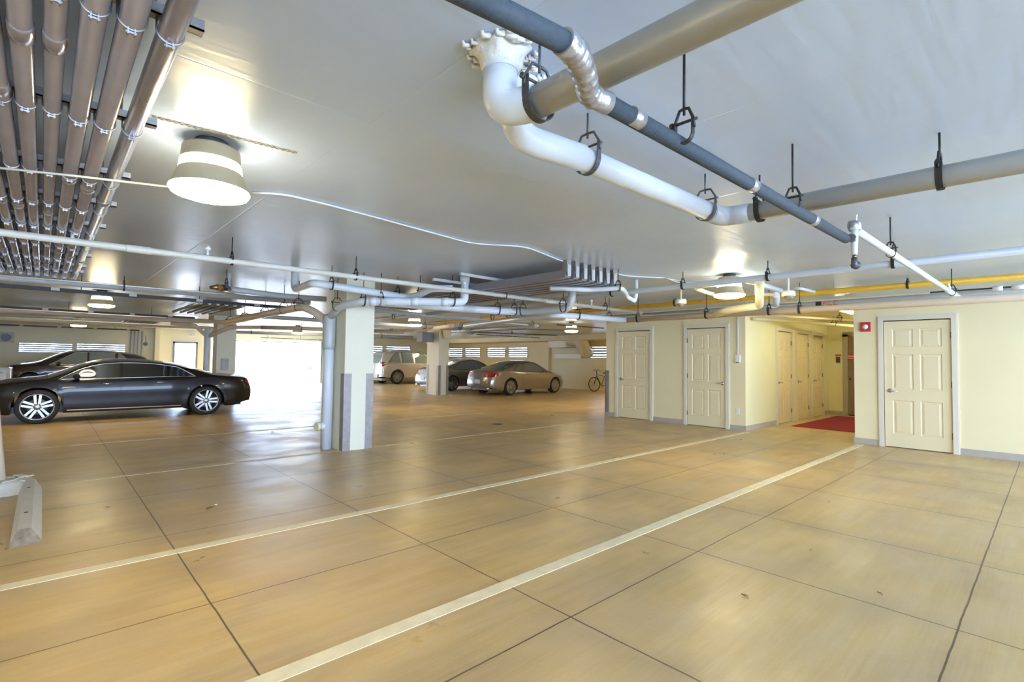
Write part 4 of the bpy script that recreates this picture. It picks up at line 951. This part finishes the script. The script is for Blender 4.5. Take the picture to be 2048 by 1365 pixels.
    def cap_patch(nm, end, y0, y1, z0, z1, m, off=.006, shape=None):
        mb = MB(); vs = []; nx, nz = 8, 5; x = L_ if end else 0
        for i in range(nx+1):
            y = y0+(y1-y0)*i/nx
            za, zb_ = (z0, z1) if not shape else shape(y, z0, z1)
            for j in range(nz+1):
                z = za+(zb_-za)*j/nz; yy = max(-side(x, z), min(side(x, z), y)); p = D(x, yy, z); vs.append((p[0]+(off if end else -off), p[1], p[2]))
        fs = []
        for i in range(nx):
            for j in range(nz):
                a = i*(nz+1)+j; q = (a, a+nz+1, a+nz+2, a+1); fs.append(q if end else q[::-1])
        mb.add(vs, fs, True); return mb.build(nm, m, root)
    G = M[glass]
    for sgn in (1, -1):
        fl_ = lambda x: zbelt(x)+.018
        for (a, b, c0, c1) in P['win']:        # x0,x1 with slanted ends c0 (rear) c1 (front)
            def fh(x, a=a, b=b, c0=c0, c1=c1):
                h = zedge(x)-.02
                if c0: h = min(h, zbelt(x)+.02+(x-a)*c0)
                if c1: h = min(h, zbelt(x)+.02+(b-x)*c1)
                return h
            side_patch('side_window', a, b, fl_, fh, G, sgn, nx=22)
        xa, xb = P['win'][0][0], P['win'][-1][1]
        # trim line round the glass
        c0, c1 = P['win'][0][2], P['win'][-1][3]
        def fh2(x):
            h = zedge(x)-.016
            if c0: h = min(h, zbelt(x)+.02+(x-xa)*c0)
            if c1: h = min(h, zbelt(x)+.02+(xb-x)*c1)
            return h
        N_ = 40; up = [(xa+(xb-xa)*i/N_) for i in range(N_+1)]
        pts = [D(x, sgn*(side(x, fh2(x))+.006), fh2(x)) for x in up]+[D(x, sgn*(side(x, fl_(x))+.006), fl_(x)) for x in up[::-1]]
        MB().tube(pts+[pts[0]], .0075, 5).build('window_trim', M['chrome'] if P.get('chrome') else M['seam'], root)
        for xx in P['seams']: side_patch('door_seam', xx-.003, xx+.003, lambda x: sill+.07, lambda x: zbelt(x)-.005, M['seam'], sgn, nx=1, nz=10, off=.002)
        for hx_ in P['handles']:
            z = zbelt(hx_)-P.get('hdrop', .09); y = side(hx_, z)
            MB().tube([(hx_-.09, sgn*(y+.002), z), (hx_-.07, sgn*(y+.028), z), (hx_+.07, sgn*(y+.028), z), (hx_+.09, sgn*(y+.002), z)], .011, 8).build('door_handle', M['chrome'] if P.get('chrome') else paint, root)
        if P.get('rocker'): side_patch('rocker_trim', rw+ar+.12, fw-ar-.06, lambda x: sill+.045, lambda x: sill+.065, M['chrome'], sgn, nz=1, off=.008)
        mx = P['mirror']; z = zbelt(mx)+.06; y = side(mx, zbelt(mx))
        mm = MB(); mm.lathe([(0,-.11),(.05,-.10),(.075,-.05),(.08,0),(.078,.03),(.0,.035)], (mx, sgn*(y+.10), z+.02), 16, 'y'); 
        mm.v = [(mx+(v[0]-mx)*.8, sgn*(y+.085)+(v[1]-sgn*(y+.10))*.75, z+.01+(v[2]-z-.02)*.72) for v in mm.v]
        mm.tube([(mx, sgn*(y-.02), z-.02), (mx, sgn*(y+.06), z)], .018, 8); mm.build('mirror', M['seam'] if name == 'black_sedan' else paint, root)
        hz0, hz1, hx0 = P['head']
        side_patch('headlight', hx0, L_-.02, lambda x: hz0+.03*(L_-x), lambda x: min(hz1, zbelt(x)+.02), M['clear'], sgn, nx=8, nz=3)
        if P.get('amber'): side_patch('turn_light', hx0+.12, L_-.03, lambda x: hz0-.0, lambda x: hz0+.07, M['amber'], sgn, nx=6, nz=2, off=.008)
        tz0, tz1, tx = P['tail']
        side_patch('tail_light', 0, tx, lambda x: tz0+(tz1-tz0)*.35*x/tx, lambda x: tz1-(tz1-tz0)*.15*x/tx, M['tail'], sgn, nx=6, nz=4)
        w0 = side(0, (tz0+tz1)/2); cap_patch('tail_light', 0, sgn*(w0-P.get('tailw', .28)), sgn*(w0+.05), tz0, tz1, M['tail'], .006)
        for xw, nm in ((rw, 'rear'), (fw, 'front')):
            wy_ = sgn*(hw(xw)*.985-.115); wh = bpy.data.objects.new('wheel', None)
            # tyre
            t = MB(); r = wr; tw = .115
            t.lathe([(r*.70,-tw*.9),(r*.80,-tw),(r*.95,-tw*.9),(r,-tw*.6),(r,tw*.6),(r*.95,tw*.9),(r*.80,tw),(r*.70,tw*.9)], (xw, wy_, wr), 40, 'y')
            tyre = t.build('wheel', M['tyre'], root)
            ri_ = MB(); rr = P.get('rim', .68)*r; ys = sgn
            ri_.lathe([(rr*1.03,tw*.84*ys),(rr*1.03,tw*.95*ys),(rr*.95,tw*.95*ys),(rr*.90,tw*.70*ys),(rr*.88,-tw*.5*ys)], (xw, wy_, wr), 40, 'y')
            for s_ in range(spokes):
                for dlt in P.get('spl', (-.11, .11)):
                    a = 2*math.pi*s_/spokes+math.pi/2+(.3 if nm == 'rear' else 0)
                    ca, sa = math.cos(a), math.sin(a); a2 = a+dlt*1.6; c2_, s2_ = math.cos(a2), math.sin(a2)
                    p0 = Vector((ca*rr*.16-sa*dlt*rr*.9, 0, sa*rr*.16+ca*dlt*rr*.9)); p1 = Vector((c2_*rr*.95, 0, s2_*rr*.95))
                    dd = (p1-p0).normalized(); nn2 = Vector((-dd.z, 0, dd.x)); h0, h1 = rr*.075, rr*.085
                    yo, yi = wy_+tw*.86*ys, wy_+tw*.55*ys
                    vs = []
                    for p, h in ((p0, h0), (p1, h1)):
                        for sgn2 in (-1, 1):
                            q = p+nn2*h*sgn2; vs += [(xw+q.x, yo, wr+q.z), (xw+q.x*1.0, yi, wr+q.z)]
                    ri_.add(vs, [(0,2,6,4),(1,5,7,3),(0,4,5,1),(2,3,7,6),(0,1,3,2),(4,6,7,5)])
            ri_.lathe([(rr*.24,tw*.5*ys),(rr*.22,tw*.9*ys),(rr*.10,tw*.97*ys),(0,tw*.97*ys)], (xw, wy_, wr), 20, 'y')
            ri_.build('rim', M['alloy'], tyre)
            MB().lathe([(0,tw*.25*ys),(rr*.62,tw*.25*ys),(rr*.62,tw*.1*ys)], (xw, wy_, wr), 28, 'y').build('brake_disc', M['guard'], tyre)
            MB().lathe([(0,-tw*.3*ys),(rr*.9,-tw*.3*ys)], (xw, wy_, wr), 28, 'y').build('wheel_back', M['dark'], tyre)
            lin = MB(); vs = []
            for i in range(19):
                a = math.pi*i/18
                for yy in (hw(xw)*.93, hw(xw)*.5): vs.append((xw+(ar-.004)*math.cos(a), sgn*yy, wr+(ar-.004)*math.sin(a)))
            lin.add(vs, [(2*i, 2*i+1, 2*i+3, 2*i+2) for i in range(18)], True)
            lin.build('wheel_arch_liner', M['dark'], root)
    x0, x1 = P['ws']; top_patch('windshield', x0, x1, .045, G)
    if P.get('rearcap'):
        z0, z1 = P['rearcap']; w0 = side(0, z0)-.16; cap_patch('rear_window', 0, -w0, w0, z0, z1, G)
    else:
        x0, x1 = P['rg']; top_patch('rear_window', x0, x1, .06, G)
    pz = P.get('platez', .62); p = D(0, 0, pz)
    MB().box(p[0]-.016, p[0]-.004, -.16, .16, pz-.08, pz+.08).build('license_plate', M['plate'], root)
    if P.get('roofrails'):
        for sgn in (1, -1):
            MB().tube([(.7, sgn*W_*.66, ztop(.7)-.03), (.8, sgn*W_*.66, ztop(.8)+.035), (L_-2.0, sgn*W_*.66, ztop(L_-2.0)+.035), (L_-1.9, sgn*W_*.66, ztop(L_-1.9)-.02)], .016, 8).build('roof_rail', M['guard'], root)
    if P.get('spare'): MB().box(-.02, .1, -.6, .6, .36, .56).build('rear_bumper', paint, root)
    if P.get('exhaust'):
        for s in (-1, 1): MB().tube([(.02, s*.55, .28), (.3, s*.55, .28)], .035, 12).build('exhaust_pipe', M['chrome'], root)
    return root
sedan = dict(L=5.12, W=1.92, wr=.345, rw=1.10, fw=4.08, rim=.76, sill=.20,
    top=[(0,.93),(.06,.985),(.35,1.02),(.85,1.07),(1.3,1.22),(1.75,1.36),(2.2,1.435),(2.6,1.455),(3.0,1.435),(3.35,1.33),(3.65,1.17),(3.95,1.03),(4.2,.985),(4.6,.92),(4.9,.82),(5.05,.72),(5.12,.62)],
    belt=[(0,.88),(.9,.965),(1.6,.965),(2.6,.945),(3.6,.925),(4.0,.91),(4.5,.84),(4.9,.74),(5.12,.58)],
    win=[(1.33,1.86,.62,9),(1.90,2.72,0,0),(2.78,3.78,0,.60)], seams=[1.66,2.75,3.78], handles=[2.02,2.98], hdrop=.10, chrome=1, rocker=1, mirror=3.50, ws=(3.05,3.93), rg=(.95,1.95),
    head=(.62,.76,4.78), amber=1, tail=(.74,.90,.22), rear_inset=[(.2,.06),(.45,.0),(.6,.0),(.95,.13)], front_inset=[(.2,.05),(.5,0),(.8,.08)], platez=.6)
for k_ in ('top', 'belt'): sedan[k_] = [(x, z if z < .6 else .6+(z-.6)*.86) for x, z in sedan[k_]]
sedan['tail'] = (.72, .84, .10); sedan['tailw'] = .2
make_car('black_sedan', 'long black sedan with tinted windows parked at left, side on', 'car', sedan, M['blackcar'], (4.03, 14.93, 0), math.pi, spokes=5)
cross = dict(L=4.55, W=1.90, wr=.36, rw=.95, fw=3.62, rim=.70, sill=.28, tumble=.40,
    top=[(0,1.10),(.10,1.30),(.35,1.43),(.8,1.53),(1.5,1.60),(2.1,1.60),(2.6,1.53),(3.0,1.36),(3.35,1.18),(3.6,1.11),(4.1,1.04),(4.4,.90),(4.55,.74)],
    belt=[(0,1.02),(1.0,1.06),(2,1.03),(3,1.0),(3.6,.98),(4.2,.90),(4.55,.68)],
    win=[(.62,1.15,.9,9),(1.2,1.98,0,0),(2.04,3.12,0,.62)], seams=[1.17,2.0,3.0], handles=[1.35,2.2], chrome=1, mirror=2.85, ws=(2.35,3.28), rg=(.12,.55),
    head=(.74,.88,4.1), tail=(.85,1.02,.25), platez=.75)
make_car('dark_crossover', 'dark plum crossover parked behind the black sedan, nose behind the white box', 'car', cross, M['blackcar2'], (3.28, 25.95, 0), math.pi, glass='carglass2')
coupe = dict(L=4.75, W=1.84, wr=.335, rw=1.03, fw=3.80, rim=.76, sill=.21, tumble=.44,
    top=[(0,.93),(.05,1.0),(.30,1.035),(.62,1.07),(1.0,1.18),(1.5,1.33),(1.95,1.41),(2.35,1.42),(2.7,1.375),(3.05,1.22),(3.4,1.04),(3.6,.985),(4.1,.90),(4.5,.78),(4.68,.66),(4.75,.56)],
    belt=[(0,.89),(.7,.99),(1.5,.955),(2.6,.925),(3.4,.90),(3.9,.84),(4.4,.73),(4.75,.52)],
    win=[(1.18,1.80,.65,1.6),(1.86,3.22,1.8,.60)], seams=[1.70,3.22], handles=[2.05], chrome=0, mirror=2.98, ws=(2.48,3.42), rg=(.62,1.70),
    head=(.56,.70,4.3), tail=(.73,.93,.30), tailw=.40, rear_inset=[(.2,.08),(.42,.0),(.62,.02),(.95,.12)], front_inset=[(.2,.05),(.5,0),(.7,.06)], platez=.55, exhaust=1)
make_car('grey_coupe', 'grey metallic two-door coupe seen from behind, right of the far column', 'car', coupe, M['greycar'], (12.85, 15.85, 0), math.radians(2), glass='carglass2', spokes=10)
sed2 = dict(coupe); sed2.update(win=[(1.05,1.62,.70,9),(1.66,2.42,0,0),(2.48,3.30,0,.60)], seams=[1.5,2.45,3.3], handles=[1.75,2.6], top=[(0,.95),(.05,1.02),(.30,1.06),(.62,1.10),(1.0,1.22),(1.5,1.38),(1.95,1.46),(2.35,1.47),(2.7,1.42),(3.05,1.27),(3.4,1.06),(3.6,.985),(4.1,.90),(4.5,.78),(4.68,.66),(4.75,.56)], spl=(-.07,.07))
make_car('bronze_sedan', 'bronze-grey sedan behind the grey coupe, partly hidden by the far column', 'car', sed2, M['greycar2'], (12.45, 19.25, 0), 0, glass='carglass2', spokes=7)
suv = dict(L=4.80, W=1.90, wr=.39, rw=1.05, fw=3.84, rim=.64, sill=.36, tumble=.30,
    top=[(0,1.50),(.04,1.66),(.15,1.76),(.6,1.83),(1.5,1.87),(2.4,1.86),(2.9,1.80),(3.3,1.56),(3.62,1.26),(3.75,1.20),(4.3,1.13),(4.65,1.03),(4.8,.86)],
    belt=[(0,1.10),(1.5,1.12),(3.5,1.10),(4.2,1.03),(4.6,.93),(4.8,.80)],
    w=[(0,.90),(.12,.96),(.4,.99),(1.2,1),(3.5,1),(4.2,.95),(4.6,.84),(4.8,.68)],
    win=[(.42,1.28,1.1,9),(1.34,2.12,0,0),(2.20,3.42,0,1.0)], seams=[1.30,2.16,3.3], handles=[1.55,2.45], chrome=0, mirror=3.2, ws=(2.95,3.64), rearcap=(1.16,1.62), rg=(.1,.3),
    head=(.86,1.04,4.4), tail=(.98,1.24,.24), tailw=.16, rear_inset=[(.3,.0),(1.1,.05),(1.5,.16),(1.8,.3)], front_inset=[(.4,.05),(.6,0)], platez=.92, roofrails=1, rear_up=.05, spare=1)
make_car('champagne_suv', 'champagne boxy off-roader with roof rails parked by the far windows', 'car', suv, M['beigecar'], (13.45, 25.85, 0), 0, glass='carglass2', spokes=6)

# ------------------------------------------------------------------ bicycle behind the wall corner
bk = empty('bicycle', 'dark bicycle leaning by the far yellow wall, half hidden by the wall corner', 'bicycle', (19.0, 14.75, 0), math.radians(-92))
def ring(mb, c, R, r, n=28):
    mb.tube([(c[0]+R*math.cos(2*math.pi*k/n), c[1], c[2]+R*math.sin(2*math.pi*k/n)) for k in range(n+1)], r, 6, False)
for cx in (0, 1.05):
    mb = MB(); ring(mb, (cx, 0, .34), .325, .018); wh = mb.build('wheel', M['tyre'], bk)
    mb = MB()
    for k in range(12): a = math.pi*2*k/12; mb.tube([(cx, 0, .34), (cx+.31*math.cos(a), 0, .34+.31*math.sin(a))], .0025, 4)
    mb.build('spokes', M['steel'], wh)
MB().tube([(0,0,.34),(.17,0,.80),(.62,0,.74),(.42,0,.30),(.17,0,.72)], .017, 8).tube([(.42,0,.30),(1.05,0,.34),(.66,0,.86)], .012, 8).tube([(.17,0,.8),(.14,0,.98)], .017, 8).build('bike_frame', M['black'], bk)
MB().tube([(.14,-.28,.98),(.12,-.1,1.04),(.14,0,.99),(.12,.1,1.04),(.14,.28,.98)], .011, 8).build('handlebar', M['iron'], bk)
MB().box(.58, .84, -.06, .06, .86, .91).build('saddle', M['black'], bk)
mb = MB(); mb.lathe([(.09,-.01),(.09,.01)], (.42, .0, .30), 16, 'y'); mb.build('chainring', M['steel'], bk)
